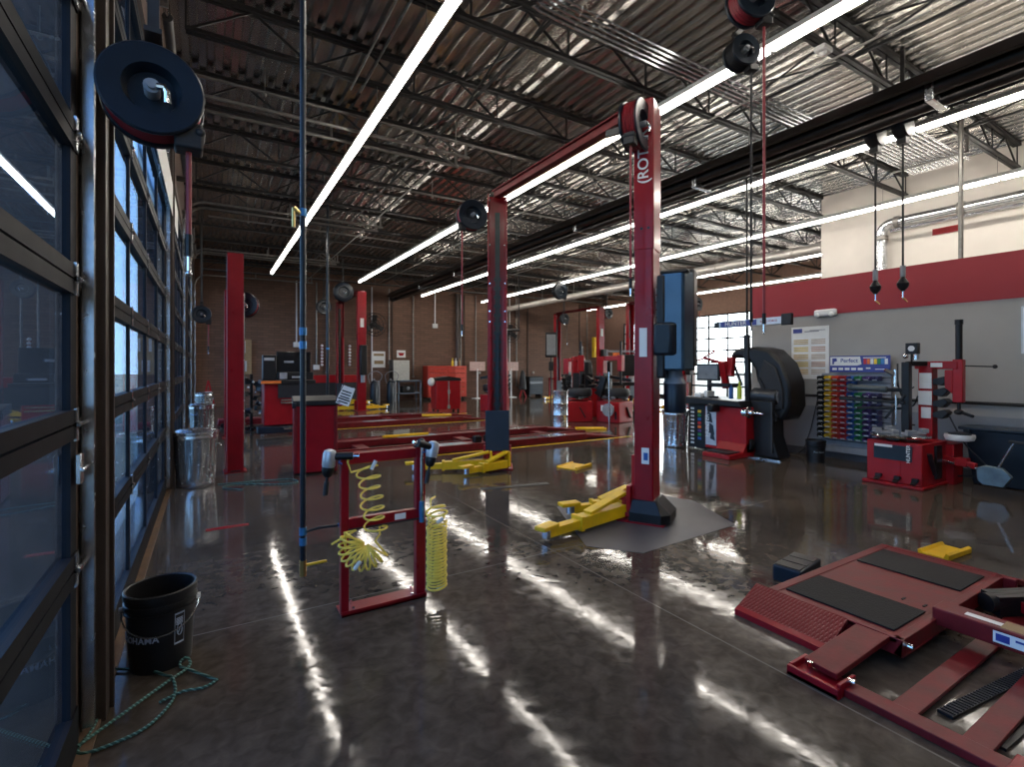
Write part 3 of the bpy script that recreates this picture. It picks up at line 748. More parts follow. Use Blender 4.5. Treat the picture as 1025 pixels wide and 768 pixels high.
# fanned loop cluster
for i in range(0, 11*14):
    a = 2*PI*i/14; ph = -PI*.15 - PI*(.75)*i/(11*14)
    rr = .070
    cx_, cz_ = -.02+.085*math.cos(ph*1.35), .43+.085*math.sin(ph*1.35)
    pts.append((cx_+rr*math.cos(a)*math.cos(ph*1.35), -.09+rr*.55*math.sin(a), cz_+rr*math.cos(a)*math.sin(ph*1.35)))
pts += [(-.13,-.06,.40),(-.13,-.04,.5),(-.06,-.03,.50),(-.2,-.03,.44)]
MB().tube(pts, .0062, 7).build('coil', YELH, t)
MB().cyl((.02,-.06,.85),(.045,-.06,.90), .011, 10).build('fitting', WPL, t); MB().cyl((-.07,-.16,.36),(-.1,-.15,.32),.011,10).build('fitting', WPL, t)
t = thing('coiled_air_hose', 'yellow coiled air hose hanging outside the right post of the red stand', 'air hose', (1.215, 2.9, 0), 0, 'yellow coiled air hoses')
pts = [(.03,.1,.62),(-.02,.05,.62),(-.04,.0,.58)] + coil_path((0,0,.57), .058, .031, 3, .01) + coil_path((.0,0,.47), .060, .019, 20, .003)
MB().tube(pts, .0062, 7).build('coil', YELH, t)
MB().cyl((0,-.0,.08),(.06,.0,.085), .011, 10).build('fitting', WPL, t); MB().cyl((-.02,-.05,.50),(.02,-.05,.52),.011,10).build('fitting', WPL, t)

# ------------------------------------------------------------------ bucket and ropes (left)
def bucket(loc, label, r=.148, h=.37, rz=0, logo=True, handle=True):
    t = thing('bucket', label, 'bucket', loc, rz, 'black plastic buckets')
    r0 = r*.86
    prof = [(.005,.012),(r0-.01,.012),(r-.008,h),(r,h+.004),(r+.006,h-.002),(r+.006,h-.028),(r-.001,h-.03),(r-.002,h-.05),(r+.004,h-.052),(r+.004,h-.07),(r-.004,h-.072),(r-.006,h-.09),(r+.001,h-.092),(r,h-.10),(r-.006,h-.102),(r0,.0),(.005,.0)]
    MB().lathe(prof, n=40).build('body', BLK, t)
    if handle:
        m = MB(); pts = []
        for k in range(13):
            a = PI*k/12; pts.append(((r+.01)*math.cos(a), -(r+.012)*math.sin(a), h-.085-.10*math.sin(a)))
        m.tube(pts, .0035, 6); m.build('handle', GALV, t)
        m = MB()
        for s in (-1,1): m.cyl((s*(r-.0),0,h-.085),(s*(r+.018),0,h-.085), .014, 10)
        m.build('handle_lug', WPL, t)
    return t
t = bucket((-.20,3.02,0), 'black plastic bucket with white lettering beside the left overhead door', rz=math.radians(0))
R_ = .148
def wrap_text(s, size, ang0, z, r, mat, parent, step, name='lettering', lab=None):
    # letters placed one by one round the bucket, joined in one mesh
    bmj = bmesh.new()
    for i, ch in enumerate(s):
        a = ang0 + i*step
        nrm = Vector((math.cos(a), math.sin(a), 0)); right = Vector((-math.sin(a), math.cos(a), 0))
        cu = bpy.data.curves.new('tmp', 'FONT'); cu.body = ch; cu.size = size; cu.extrude = .0006; cu.align_x='CENTER'; cu.align_y='CENTER'; cu.offset = size*.02
        o = bpy.data.objects.new('tmp', cu); COL.objects.link(o); bpy.context.view_layer.update()
        me = bpy.data.meshes.new_from_object(o.evaluated_get(bpy.context.evaluated_depsgraph_get())); bpy.data.objects.remove(o)
        me.transform(TM(nrm*r+Vector((0,0,z)), right, (0,0,1))); bmj.from_mesh(me)
    me = bpy.data.meshes.new(name); bmj.to_mesh(me); bmj.free(); o = bpy.data.objects.new(name, me); COL.objects.link(o)
    me.materials.clear(); me.materials.append(mat); o.parent = parent
    if lab: o['label'] = lab
PRINT = P('pale_print', (.35,.4,.5), .5)
wrap_text('YOKOHAMA', .040, math.radians(-90-92), .165, .1395, PRINT, t, math.radians(12.4))
def curved_patch(m, r, a0, a1, z0, z1, n=8, th=.0008, flare=0):
    vs = []
    for i in range(n+1):
        a = a0+(a1-a0)*i/n
        for z, rr in ((z0,r),(z1,r+flare)):
            vs += [(rr*math.cos(a), rr*math.sin(a), z), ((rr+th)*math.cos(a), (rr+th)*math.sin(a), z)]
    fs = []
    for i in range(n):
        b = i*4; fs += [(b+1,b+5,b+7,b+3),(b,b+2,b+6,b+4),(b,b+4,b+5,b+1),(b+2,b+3,b+7,b+6)]
    fs += [(0,1,3,2),(n*4,n*4+2,n*4+3,n*4+1)]
    m._add(vs, fs)
m = MB(); A0 = math.radians(-62)
curved_patch(m, .1355, A0-.03, A0+.30, .115, .123, flare=.0); curved_patch(m, .1415, A0-.03, A0+.30, .257, .265)
curved_patch(m, .1360, A0-.03, A0-.015, .115, .265, flare=.0065); curved_patch(m, .1360, A0+.29, A0+.30, .115, .265, flare=.0065)
for k in range(5): curved_patch(m, .1398-.0003*k, A0+.02, A0+.25, .236-.012*k*.6, .240-.012*k*.6)
m.build('safety_label', PRINT, t)
m = MB(); pts = []
for k in range(17):
    a = 2*PI*k/16; aa = A0+.135+.085*math.cos(a); z = .183+.027*math.sin(a); pts.append((.1392*math.cos(aa), .1392*math.sin(aa), z))
m.tube(pts, .002, 6); m.tube([(.1392*math.cos(A0+.07),.1392*math.sin(A0+.07),.165),(.1395*math.cos(A0+.20),.1395*math.sin(A0+.20),.202)], .002, 6); m.build('prohibition_symbol', PRINT, t)
def rope(pts, label, r=.0062, grp='green and white ropes'):
    return tag(MB().tube(pts, r, 8, smooth=8).build('rope', ROPE), label, 'rope', grp)
rope([(-.385,2.70,.012),(-.395,2.56,.012),(-.42,2.46,.012),(-.40,2.42,.012),(-.33,2.42,.012),(-.22,2.46,.012),(-.15,2.56,.012),(-.125,2.66,.014),(-.14,2.76,.03),(-.17,2.83,.014),(-.25,2.93,.012),(-.38,3.02,.012)],
     'thick green and white rope curling from the left door track to the floor')
rope([(-.42,2.45,.028),(-.3,2.58,.03),(-.16,2.74,.028),(-.08,2.86,.012),(-.085,2.93,.02),(-.11,2.93,.02),(-.115,2.88,.014),(-.07,2.82,.012),(.02,2.69,.012),(.03,2.67,.012),(-.02,2.64,.012),(-.1,2.65,.014),(-.18,2.62,.012)],
     'green and white rope end looping in front of the black bucket')
rope([(-.33,2.44,.75),(-.35,2.5,.4),(-.36,2.56,.16),(-.37,2.6,.03)], 'short green rope end hanging at the foot of the near door track', .007) if False else None
rope([(.35,6.7,.01),(.15,6.9,.01),(.3,7.05,.01),(.7,6.8,.01),(.95,6.75,.01),(.9,7.0,.01),(.5,7.1,.01),(.1,7.15,.01)], 'green rope lying on the floor between the metal bin and the red cabinet', .007)
tag(MB().box(0.0-.02,.32,5.18,5.24,0,.004).build('floor_tape', RED2), 'short strip of red tape on the floor by the left doors', 'tape')
m = MB().box(-.3,-.27,0,.4,0,.02)

# ------------------------------------------------------------------ galvanised bins
def make_can(loc, label, lid=True):
    t = thing('metal_trash_can', label, 'trash can', loc, 0, 'ribbed galvanised trash cans')
    n = 96; prof = [(.2,.0),(.205,.01),(.21,.03),(.205,.05),(.207,.10),(.212,.12),(.232,.56),(.236,.58),(.24,.60),(.234,.62),(.236,.64),(.242,.655)]
    m = MB(); vs = []; fs = []
    for j, (r, z) in enumerate(prof):
        for k in range(n):
            a = 2*PI*k/n; rr = r
            if 5 <= j <= 6 : rr = r - (.010 if (k % 6) in (0,1,2) else 0)
            vs.append((rr*math.cos(a), rr*math.sin(a), z))
    for j in range(len(prof)-1):
        for k in range(n): fs.append((j*n+k, j*n+(k+1)%n, (j+1)*n+(k+1)%n, (j+1)*n+k))
    fs.append(tuple(range(n-1,-1,-1)))
    m._add(vs, fs); m.build('body', GALV, t)
    if lid:
        MB().lathe([(.247,.635),(.25,.65),(.248,.668),(.235,.672),(.21,.678),(.19,.69),(.08,.70),(.004,.702)], n=40).build('lid', GALV, t)
    m = MB()
    for s in (-1, 1): m.tube([(.236*s,-.06,.5),(.27*s,-.05,.47),(.27*s,.05,.47),(.236*s,.06,.5)], .007, 8)
    m.build('side_handle', GALV, t)
    return t
c1 = make_can((-.13,7.29,0), 'shiny ribbed metal trash can, nearest of three along the left doors')
dup(c1, (-.11,12.37,0), 1, 'ribbed metal trash can, middle of three along the left doors')
dup(c1, (-.1,17.9,0), .5, 'metal trash can, farthest of three along the left doors')
t = dup(c1, (7.36,6.3,0), .5, 'ribbed metal trash can on the right beside the weight cabinet of the balancer')
t = thing('rubbish', 'crumpled orange and white packaging heaped on the right trash can', 'rubbish', (7.36,6.3,.70))
m = MB()
for k in range(7): 
    m.at((random.uniform(-.13,.13),random.uniform(-.13,.13),.025+random.uniform(0,.02)), random.random()*3, random.random()); m.box(-.05,.05,-.03,.03,-.02,.02)
m.build('wrapper', WHITE, t); MB().at((-.05,.0,.04),.4,.2).box(-.04,.06,-.03,.03,0,.05).build('carton', ORANGE, t)

# ------------------------------------------------------------------ left red cabinet (power console)
t = thing('tool_cabinet', 'plain red steel cabinet with black sloped top behind the tool stand', 'cabinet', (1.28, 7.45, 0), math.radians(-6))
MB().box(-.28,.28,-.24,.28,.02,.93).build('body', RED, t, bevel=.012)
MB().box(-.275,-.235,-.255,-.24,.04,.92).build('front_edge', REDDK, t); MB().box(.235,.275,-.255,-.24,.04,.92).build('front_edge', REDDK, t)
MB().prism([(-.26,.93),(.30,.93),(.30,1.04),(.02,1.04),(-.26,1.0)], -.29, .29, 'YZ').build('top', BLK, t, bevel=.008)
MB().box(-.30,-.25,-.27,-.2,.90,.98).build('corner_bumper', BLKB, t, bevel=.01)
t = thing('hanging_sign', 'white printed card hanging tilted beside the far drop pipe', 'sign', (1.62,7.1,1.06), math.radians(-15))
m = MB().at((0,0,0), 0, 0, math.radians(20)); m.box(-.09,.09,-.003,.003,-.13,.13).build('card', WHITE, t)
m = MB().at((0,0,0), 0, 0, math.radians(20))
for z in (.06,.02,-.02,-.09): m.box(-.065,.065,-.005,-.003,z-.012,z+.006)
m.box(-.08,.08,-.005,-.003,-.065,-.045); m.build('print', BLKM, t)
MB().tube([(-.07,0,-.10),(-.12,0,-.05),(-.05,0,.10),(.0,0,.2)], .006, 6, smooth=6).build('cord', BLKM, t)

# ------------------------------------------------------------------ long alignment racks
def rack(x0, x1, y, w, gap, label, grp='red drive-on racks sunk in the floor bays'):
    t = thing('alignment_rack', label, 'vehicle rack', ((x0+x1)/2, y, 0), 0, grp)
    h = (x1-x0)/2
    for s in (-1, 1):
        yy = s*(gap/2+w/2)
        m = MB().box(-h, h-.7, yy-w/2, yy+w/2, .03, .10); m.prism([(h-.7,.03),(h-.7,.10),(h+.2,.0),(h+.2,-.002)], yy-w/2, yy+w/2, 'XZ')
        m.box(-h, h-.7, yy-w/2-.03, yy-w/2, .01,.12).box(-h, h-.7, yy+w/2, yy+w/2+.03, .01,.12)
        rw = m.build('runway', REDDK, t, bevel=.006, smooth=False)
        MB().box(h-1.6,h-1.1,yy-w*.4,yy+w*.4,.10,.115).build('turn_plate', GALV, rw, smooth=False)
        MB().box(-h*.5,-h*.5+.8,yy-w*.35,yy+w*.35,.10,.11).build('slip_plate', GREY, rw, smooth=False)
        MB().box(h-2.4,h-1.7,yy-w*.4,yy+w*.3,.10,.104).build('slot', BLKM, rw, smooth=False)
    m = MB()
    for x in (-h*.8, -.2, h*.6): m.box(x-.1,x+.1,-gap/2,gap/2,.0,.06)
    m.box(-h,h,-.04,.04,0,.05); m.build('base_frame', REDDK, t, smooth=False)
    m = MB()
    for x in (-h*.35, h*.25): m.bar((x-.4,-gap/2+.05,.05),(x+.5,-gap/2+.05,.09),.05,.04); m.cyl((x,-gap*.3,.05),(x+.7,-gap*.3,.07),.04,10)
    m.build('hydraulic_ram', BLK, t)
    m = MB(); 
    m.box(-h,h+.4,-gap/2-w-.17,-gap/2-w-.10,0,.004).box(-h,h+.4,gap/2+w+.10,gap/2+w+.17,0,.004); o = m.build('floor_stripe', YEL, t, smooth=False)
    return t
rack(1.75, 7.2, 8.72, .42, .95, 'long low red vehicle rack behind the tall lift with two runways, nearer of two')
rack(2.2, 6.6, 13.2, .42, 1.0, 'long low red vehicle rack deeper in the bay, farther of two')
def chock(x, y, rz, label, L_=.34, w=.16, z=0):
    t = thing('wheel_ramp_plate', label, 'yellow plate', (x, y, z), rz, 'loose yellow plates')
    m = MB().box(-L_/2,L_/2,-w/2,w/2,0,.014); m.build('plate', YEL, t, bevel=.004)
    m = MB().prism([(-w/2,.014),(-w/2,.04),(-w/2+.02,.05),(-w/2+.035,.014)], -L_/2, L_/2, 'YZ').prism([(w/2,.014),(w/2,.03),(w/2-.015,.035),(w/2-.03,.014)], -L_/2, L_/2, 'YZ'); m.build('flange', YEL, t, smooth=False)
chock(4.92, 1.58, math.radians(-4), 'flat yellow steel plate on the floor behind the foreground mid-rise lift', .36, .2)
chock(4.56, 5.75, math.radians(20), 'small yellow plate alone on the floor between the tall lift columns', .42, .34)
chock(7.7, 9.1, math.radians(-30), 'yellow plate at the right end of the nearer long rack', .7, .3)
chock(5.4, 12.9, math.radians(-20), 'yellow plate at the right end of the farther long rack', .8, .3, .12)
chock(3.3, 9.42, 0, 'yellow bar lying on the nearer long rack left end', .9, .12, .112)
for i,(x) in enumerate((4.15,4.37)):
    t = thing('rubber_block', 'small black rubber lifting block standing on the nearer rack, %s one' % ['left','right'][i], 'block', (x,8.04,.10), 0, 'rubber lifting blocks')
    MB().box(-.07,.07,-.06,.06,0,.11).build('block_body', BLK, t, bevel=.01); MB().box(-.05,.05,-.04,.04,.11,.12).build('grip_pad', BLKM, t)

# ------------------------------------------------------------------ foreground mid-rise lift
t = thing('mid_rise_lift', 'low red mid-rise scissor lift with tread ramps and black rubber mats in the right foreground', 'car lift', (3.6, 1.1, 0))
ox, oy = 3.6, 1.1
def B(m, x0,x1,y0,y1,z0,z1): return m.box(x0-ox,x1-ox,y0-oy,y1-oy,z0,z1)
m = MB(); B(m,2.86,4.30,1.10,1.74,.105,.13); B(m,2.86,4.30,1.08,1.12,.05,.132); B(m,2.86,2.90,1.08,1.74,.05,.132); B(m,2.86,4.30,1.70,1.755,.05,.135); B(m,4.27,4.31,1.02,1.74,.05,.132)
m.build('platform', REDDK, t, bevel=.004, smooth=False)
m = MB(); B(m,2.93,3.30,1.14,1.69,.13,.139); m.build('rubber_mat', RUB, t, bevel=.003)
m = MB(); B(m,3.78,4.17,1.14,1.69,.13,.139); m.build('rubber_mat', RUB, t, bevel=.003)
m = MB(); B(m,3.37,3.41,1.17,1.18,.13,.134); m.build('slot', BLKM, t)
m = MB(); B(m,3.37,3.41,1.27,1.28,.13,.134); m.build('slot', BLKM, t)
m = MB().prism([(2.65-ox,.002),(2.65-ox,.03),(2.86-ox,.135),(2.86-ox,.115),(2.67-ox,.002)], 1.32-oy, 1.83-oy, 'XZ'); m.build('tread_ramp', TREAD, t, smooth=False)
m = MB().prism([(2.645-ox,.0),(2.645-ox,.032),(2.68-ox,.045),(2.69-ox,.0)], 1.32-oy, 1.83-oy, 'XZ'); m.build('ramp_lip', RED, t, smooth=False)
m = MB().bar((2.43-ox,1.24-oy,.05),(2.90-ox,1.205-oy,.12), .15, .028); m.build('lever_plate', REDDK, t, bevel=.004, smooth=False)
m = MB(); B(m,2.34,2.50,1.12,1.345,0,.02); B(m,2.34,2.36,1.12,1.345,0,.045); B(m,2.36,2.50,1.12,1.135,0,.06); B(m,2.36,2.50,1.33,1.345,0,.05); m.build('pivot_bracket', RED, t, bevel=.003, smooth=False)
for q in (((2.42,1.28,.02),(2.42,1.28,.065)),((2.45,1.1,.05),(2.45,1.13,.05)),((2.9,1.085,.10),(2.9,1.05,.10))):
    MB().cyl((q[0][0]-ox,q[0][1]-oy,q[0][2]),(q[1][0]-ox,q[1][1]-oy,q[1][2]),.012,10).build('bolt', CHR, t)
m = MB(); B(m,2.39,2.48,-.6,1.12,0,.035); m.build('floor_rail', REDDK, t, bevel=.004, smooth=False)
m = MB(); B(m,4.55,4.64,-.6,1.8,0,.035); m.build('floor_rail', REDDK, t, bevel=.004, smooth=False)
for y in (.93, .70, -.1):
    m = MB(); B(m,2.46,4.58,y-.045,y+.045,.012,.03); m.build('cross_bar', REDDK, t, bevel=.003, smooth=False)
m = MB(); B(m,3.26,3.40,-.5,1.10,.10,.19); m.build('main_beam', REDDK, t, bevel=.006, smooth=False)
m = MB(); m.box(3.258-ox,3.2595-ox,.72-oy,.86-oy,.12,.175); m.build('serial_label', WHITE, t, smooth=False)
m = MB(); m.box(3.2565-ox,3.258-ox,.80-oy,.85-oy,.13,.165); m.box(3.2565-ox,3.258-ox,.73-oy,.78-oy,.15,.16); m.build('label_print', SIGNB, t, smooth=False)
m = MB(); B(m,3.30,3.34,.84,.98,.19,.1915); m.build('warning_strip', WHITE, t, smooth=False)
m = MB(); B(m,3.28,3.38,.62,.84,.19,.192); m.build('yellow_strip', BROWN, t, smooth=False)
m = MB().bar((3.86-ox,1.03-oy,.09),(4.7-ox,.55-oy,.12),.11,.11); m.cyl((3.82-ox,1.04-oy,.1),(4.8-ox,.55-oy,.12), .05, 16); m.build('hydraulic_cylinder', BLK, t)
m = MB().prism([(4.31-ox,.13),(4.60-ox,.03),(4.60-ox,.0),(4.31-ox,.10)], 1.02-oy, 1.72-oy, 'XZ'); m.build('rear_ramp', REDDK, t, smooth=False)
m = MB().bar((3.5-ox,.9-oy,.06),(4.5-ox,.2-oy,.06),.04,.06).bar((3.9-ox,.9-oy,.1),(4.6-ox,.3-oy,.1),.04,.06); m.build('scissor_arm', RED, t, smooth=False)
m = MB(); B(m,2.36,2.52,.12,.60,0,.045); m.build('lower_bracket', RED, t, bevel=.005, smooth=False)
t = thing('cable_track', 'black ribbed cable strips lying under the foreground lift', 'cable cover', (2.9,.82,.005))
m = MB().bar((-.28,.02,0),(.5,-.08,0),.055,.012); 
m2 = MB()
for k in range(34): m2.bar((-.28+k*.023,.045-k*.003,.008),(-.28+k*.023,-.005-k*.003,.008),.006,.006)
m.build('strip', BLK, t); m2.build('rib', BLKM, t)
t = thing('cable_track', 'thin black cable strip nearest the camera under the foreground lift', 'cable cover', (2.75,.62,.006))
MB().bar((-.18,.03,0),(.4,.0,0),.02,.012).build('strip', BLK, t); MB().bar((-.18,.06,0),(.4,.03,0),.008,.02).build('edge', BLKM, t)
t = thing('step_block', 'black moulded rubber step block behind the tread ramp of the foreground lift', 'block', (3.50,1.93,0), math.radians(8))
MB().box(-.20,.16,-.09,.09,0,.11).build('block_body', BLKB, t, bevel=.012)
m = MB(); 
for k in range(3): m.box(-.19+k*.115,-.09+k*.115,-.08,.08,.11,.116)
m.build('top_pad', BLK, t, bevel=.004)
# floor drain strips
for i, (a, b) in enumerate((((2.78,5.27),(3.63,5.10)),)):
    tag(MB().bar((a[0],a[1],.003),(b[0],b[1],.003),.09,.006).build('floor_drain', STEEL), 'long narrow dark drain slot in the floor between the tall lift columns', 'drain')

# ------------------------------------------------------------------ wheel balancer
t = thing('wheel_balancer', 'red and black wheel balancer with monitor and raised black hood by the grey wall', 'wheel balancer', (7.7, 5.4, 0))
MB().box(-.32,.22,-.50,.28,.06,.80).build('body', RED2, t, bevel=.015)
MB().box(-.26,.26,.30,.68,.02,.80).build('weight_cabinet', BLK, t, bevel=.01)
m = MB()
for r in range(10): m.box(-.268,-.26,.55,.62,.09+r*.068,.125+r*.068)
m.build('weight_pocket', WPL, t, smooth=False)
cc = [YELB, GREEN, BLUE, REDB, ORANGE, PURP, GREEN, BLUE]
for r in range(8): MB().box(-.268,-.26,.40,.47,.67-r*.068-.02,.70-r*.068-.005).build('weight_tag', cc[r], t, smooth=False)
m = MB().prism([(-.46,.80),(.70,.80),(.74,.90),(.62,.93),(-.4,.90)], -.38, .30, 'YZ'); m.build('tray_top', BLK, t, bevel=.02)
m = MB()
for k in range(5): m.box(-.34,-.1,.60-.12*k,.68-.12*k,.925-.003*k,.935-.003*k)
m.build('weight_tray', GREY, t, bevel=.005)
MB().box(-.326,-.321,.05,.26,.12,.78).build('side_graphic', SILV, t, smooth=False)
m = MB()
for k,(a,b,c_,d) in enumerate(((.08,.2,.3,.5),(.12,.24,.5,.7),(.07,.17,.2,.36))): m.prism([(a,c_),(b,c_+.03),(b-.02,d),(a+.03,d-.04)], -.3275, -.3265, 'YZ')
m.build('graphic_shapes', NAVY, t)
text('lettering', 'HUNTER', .10, TM((-.328,.232,.44), (0,0,1), (0,1,0)) if False else TM((-.3285,.225,.45), (0,0,1), Vector((-1,0,0)).cross(Vector((0,0,1)))), WHITE, t, label='white vertical lettering on the side graphic')
m = MB().prism([(-.75,.0),(-.75,.07),(-.40,.09),(-.32,.22),(-.1,.22),(-.1,0)], -.5, -.0, 'XZ'); m.build('foot_pedestal', RED2, t, bevel=.01)
MB().box(-.72,-.42,-.46,-.04,.085,.10).build('foot_mat', BLKM, t)
MB().box(-.36,-.16,-.06,.16,.80,.90).box(-.52,-.3,-.02,.1,.70,.84).build('inner_arm', BLK, t, bevel=.03)
MB().lathe([(.02,-.75),(.02,-.6),(.05,-.58),(.05,-.52),(.09,-.5),(.09,-.42),(.03,-.4),(.03,.0)], (-.25,-.0,.72), 'Y', 20).build('spindle', CHR, t)
mo = MB().box(-.02,.03,-.22,.24,1.22,1.52).build('monitor', BLK, t, bevel=.01)
mo.location = (-.15,.33,0); MB().box(-.024,-.02,-.19,.21,1.25,1.49).build('screen', SCREENG, mo)
MB().box(-.16,-.1,.30,.36,.92,1.25).box(-.22,-.05,.2,.45,.92,.95).box(-.2,.1,-.1,.3,1.12,1.18).build('monitor_stand', BLK, t, bevel=.01)
m = MB().bar((-.1,-.02,1.5),(-.35,.3,1.62),.05,.05).bar((-.1,-.05,1.3),(-.05,-.05,1.62),.12,.1).bar((-.35,.3,1.62),(-.30,.1,1.72),.03,.03).bar((-.35,.3,1.60),(-.32,.5,1.56),.03,.03).bar((-.2,.02,1.55),(-.05,.05,1.1),.1,.1); m.build('wheel_clamp', RED2, t, bevel=.008)
MB().box(-.3,-.05,.38,.52,.93,1.0).box(-.25,-.05,.28,.36,.93,1.04).build('cleaner_cloth', WHITE, t, bevel=.015)
MB().cyl((-.25,-.18,.93),(-.25,-.18,1.12),.035,14).cyl((-.25,-.18,1.12),(-.25,-.18,1.16),.015,10).build('spray_bottle', BLUE, t)
MB().cyl((-.2,-.3,.93),(-.2,-.3,1.14),.035,14).cyl((-.2,-.3,1.14),(-.2,-.3,1.22),.015,10).build('spray_bottle', P('lime_bottle',(.5,.6,.05),.4), t)
MB().bar((-.0,-.33,.85),(-.0,-.30,2.0),.08,.08).cyl((0,-.30,2.0),(0,-.30,4.95),.018,8).build('camera_mast', BLK, t, bevel=.01)
# hood: thick arch in the Y-Z plane
def arch(a0, a1, cy, cz, Ro, Ri, sy=1.0, n=16):
    o_ = [(cy-Ro*math.cos(a)*sy, cz+Ro*math.sin(a)) for a in [a0+(a1-a0)*i/n for i in range(n+1)]]
    i_ = [(cy-Ri*math.cos(a)*sy*.86, cz+Ri*math.sin(a)*.86) for a in [a1+(a0-a1)*i/n for i in range(n+1)]]
    return o_+i_
m = MB()
hood = [(-.30,1.60),(-.33,1.72),(-.5,1.78),(-.85,1.79),(-1.10,1.74),(-1.35,1.52),(-1.48,1.22),(-1.50,.85),(-1.38,.62),(-1.16,.60),(-1.10,.75),(-1.02,1.0),(-.93,1.16),(-.86,1.22),(-.82,1.42),(-.70,1.56),(-.50,1.62)]
hood = [((y+.33)*.872-.02, z) for y, z in hood]; m.prism(hood, -.02, .46, 'YZ'); h_ = m.build('wheel_hood', BLK, t, bevel=.05)
m = MB().prism([((y+.33)*.872-.02, z) for y, z in [(-.9,1.25),(-1.02,1.58),(-1.25,1.45),(-1.38,1.1),(-1.38,.8),(-1.15,.75),(-1.0,1.05)]], -.05, -.02, 'YZ'); m.build('hood_recess', BLKM, h_, bevel=.02)
m = MB().bar((-.05,-.06,1.60),(-.05,-.24,1.15),.03,.03).bar((-.05,-.55,1.28),(-.05,-.85,.66),.04,.04).bar((-.05,-.85,.62),(-.05,-.62,.66),.05,.05); m.build('hood_linkage', BLKM, h_)
MB().cyl((.0,-.43,1.00),(.0,-.86,.98), .13, 24).build('offset_arm_drum', P('drum_black',(.02,.022,.026),.3), t, bevel=.02)
MB().lathe([(.02,0),(.10,0),(.10,.01),(.02,.012)], (0,-.873,.98),'Y',20).build('drum_cap', GREY, t)
MB().prism([(-.45,.92),(-.80,.92),(-.81,.35),(-.92,.02),(-.52,.02),(-.48,.5)], -.12, .22, 'YZ').build('lift_column', BLK, t, bevel=.02)
MB().cyl((-.24,-.42,.20),(-.14,-.42,.20),.12,24).lathe([(.05,0),(.02,-.01),(.004,-.012)],(-.24,-.42,.2),'X',16).build('roller_wheel', BLKM, t)
MB().box(-.15,-.12,-.83,-.80,.1,.9).build('lift_rod', STEEL, t)
MB().bar((-.25,-.50,.011),(-.2,-1.0,.011),.05,.02).build('floor_bar', GALV, t)
t2 = thing('light_bar', 'horizontal lighted sign bar with lettering mounted over the wheel balancer', 'sign', (7.65, 4.98, 2.19), math.radians(2))
MB().box(-.03,.03,-.55,.62,-.06,.06).build('bar_body', SILV, t2, bevel=.01)
MB().box(-.035,.035,-.66,-.50,-.08,.10).build('end_camera', BLK, t2, bevel=.01); MB().box(-.035,.035,.58,.68,-.05,.05).build('end_cap', BLK, t2, bevel=.01)
MB().box(-.033,-.03,-.1,.55,-.045,.045).build('name_panel', SIGNB, t2)
text('lettering', 'HUNTER', .10, TM((-.0345,.27,0), (0,-1,0), (0,0,1)), WHITE, t2)
text('lettering', 'ROAD FORCE', .045, TM((-.0315,-.3,0), (0,-1,0), (0,0,1)), RED2, t2)

# ------------------------------------------------------------------ tyre changer
t = thing('tire_changer', 'red tyre changing machine with column, black tools and round table before the bin rack', 'tire changer', (7.55, 2.83, 0))
MB().box(-.38,-.0,-.10,.26,.04,.54).box(-.38,.35,-.32,-.10,.04,.54).box(-.42,.35,-.34,.30,0,.04).build('cabinet', RED2, t, bevel=.01)
MB().box(.0,.35,-.10,.26,.04,.54).build('side_panel', REDDK, t, bevel=.008)
MB().box(-.386,-.38,-.22,.18,.32,.50).build('front_badge', BLKB, t)
MB().box(-.39,-.386,-.02,.17,.47,.50).build('badge_text_strip', WHITE, t)
text('lettering', 'HUNTER', .055, TM((-.388,-.185,.41), (0,0,1), Vector((-1,0,0)).cross(Vector((0,0,1)))), WHITE, t)
m = MB()
for y in (-.26,-.08,.12): m.box(-.43,-.38,y-.03,y+.03,.10,.13); m.bar((-.38,y,.11),(-.48,y,.07),.05,.02)
m.build('foot_pedal', BLK, t)
MB().box(-.05,.12,-.345,-.32,.1,.5).build('side_grille', BLK, t)
MB().bar((-.25,-.34,.42),(-.12,-.36,.16),.05,.02).build('bead_lever', BLKM, t)
MB().lathe([(.02,.56),(.06,.56),(.30,.585),(.31,.60),(.30,.612),(.05,.62)], (-.12,.0,0), 'Z', 36).build('turntable', CHR, t)
m = MB()
for k in range(4):
    a = PI/4+k*PI/2; m.at((-.12,.0,.62), a); m.box(.1,.27,-.035,.035,0,.03); m.box(.22,.29,-.05,.05,.02,.07)
m.build('jaw', GREY, t, bevel=.005)
MB().at().box(-.20,.02,-.02,.12,.54,.56).build('table_neck', BLK, t)
m = MB().bar((.42,-.10,.04),(.42,-.10,1.50),.15,.17); m.box(.30,.6,-.4,.1,.0,.5); m.build('column', RED2, t, bevel=.01)
m = MB().bar((.42,.02,1.48),(.36,-.44,1.48),.12,.10); m.build('swing_arm', RED2, t, bevel=.01)
for q in ((.318,.324,-.28,-.16,1.455,1.51),(.322,.3335,-.17,-.04,1.18,1.38),(.322,.3335,-.17,-.03,.97,1.15),(.322,.3335,-.16,-.06,.8,.94)): MB().box(*q).build('instruction_label', WHITE, t)
m = MB().at((0,.17,0)).box(.31,.41,-.65,-.55,1.02,1.55); m.prism([(-.55,1.42),(-.47,1.42),(-.47,1.2),(-.55,1.12)], .32,.40,'YZ'); m.build('arm_head', RED2, t, bevel=.008)
MB().at((0,.17,0)).cyl((.36,-.60,1.5),(.36,-.60,2.00),.035,16).cyl((.36,-.60,1.98),(.36,-.60,2.04),.042,16).build('mast_tube', BLK, t)
MB().at((0,.17,0)).cyl((.36,-.60,1.02),(.36,-.60,.92),.02,12).ball((.36,-.60,.9),.05,(1,1,.7)).bar((.36,-.62,.9),(.30,-.75,.86),.03,.03).build('mount_head', BLK, t)
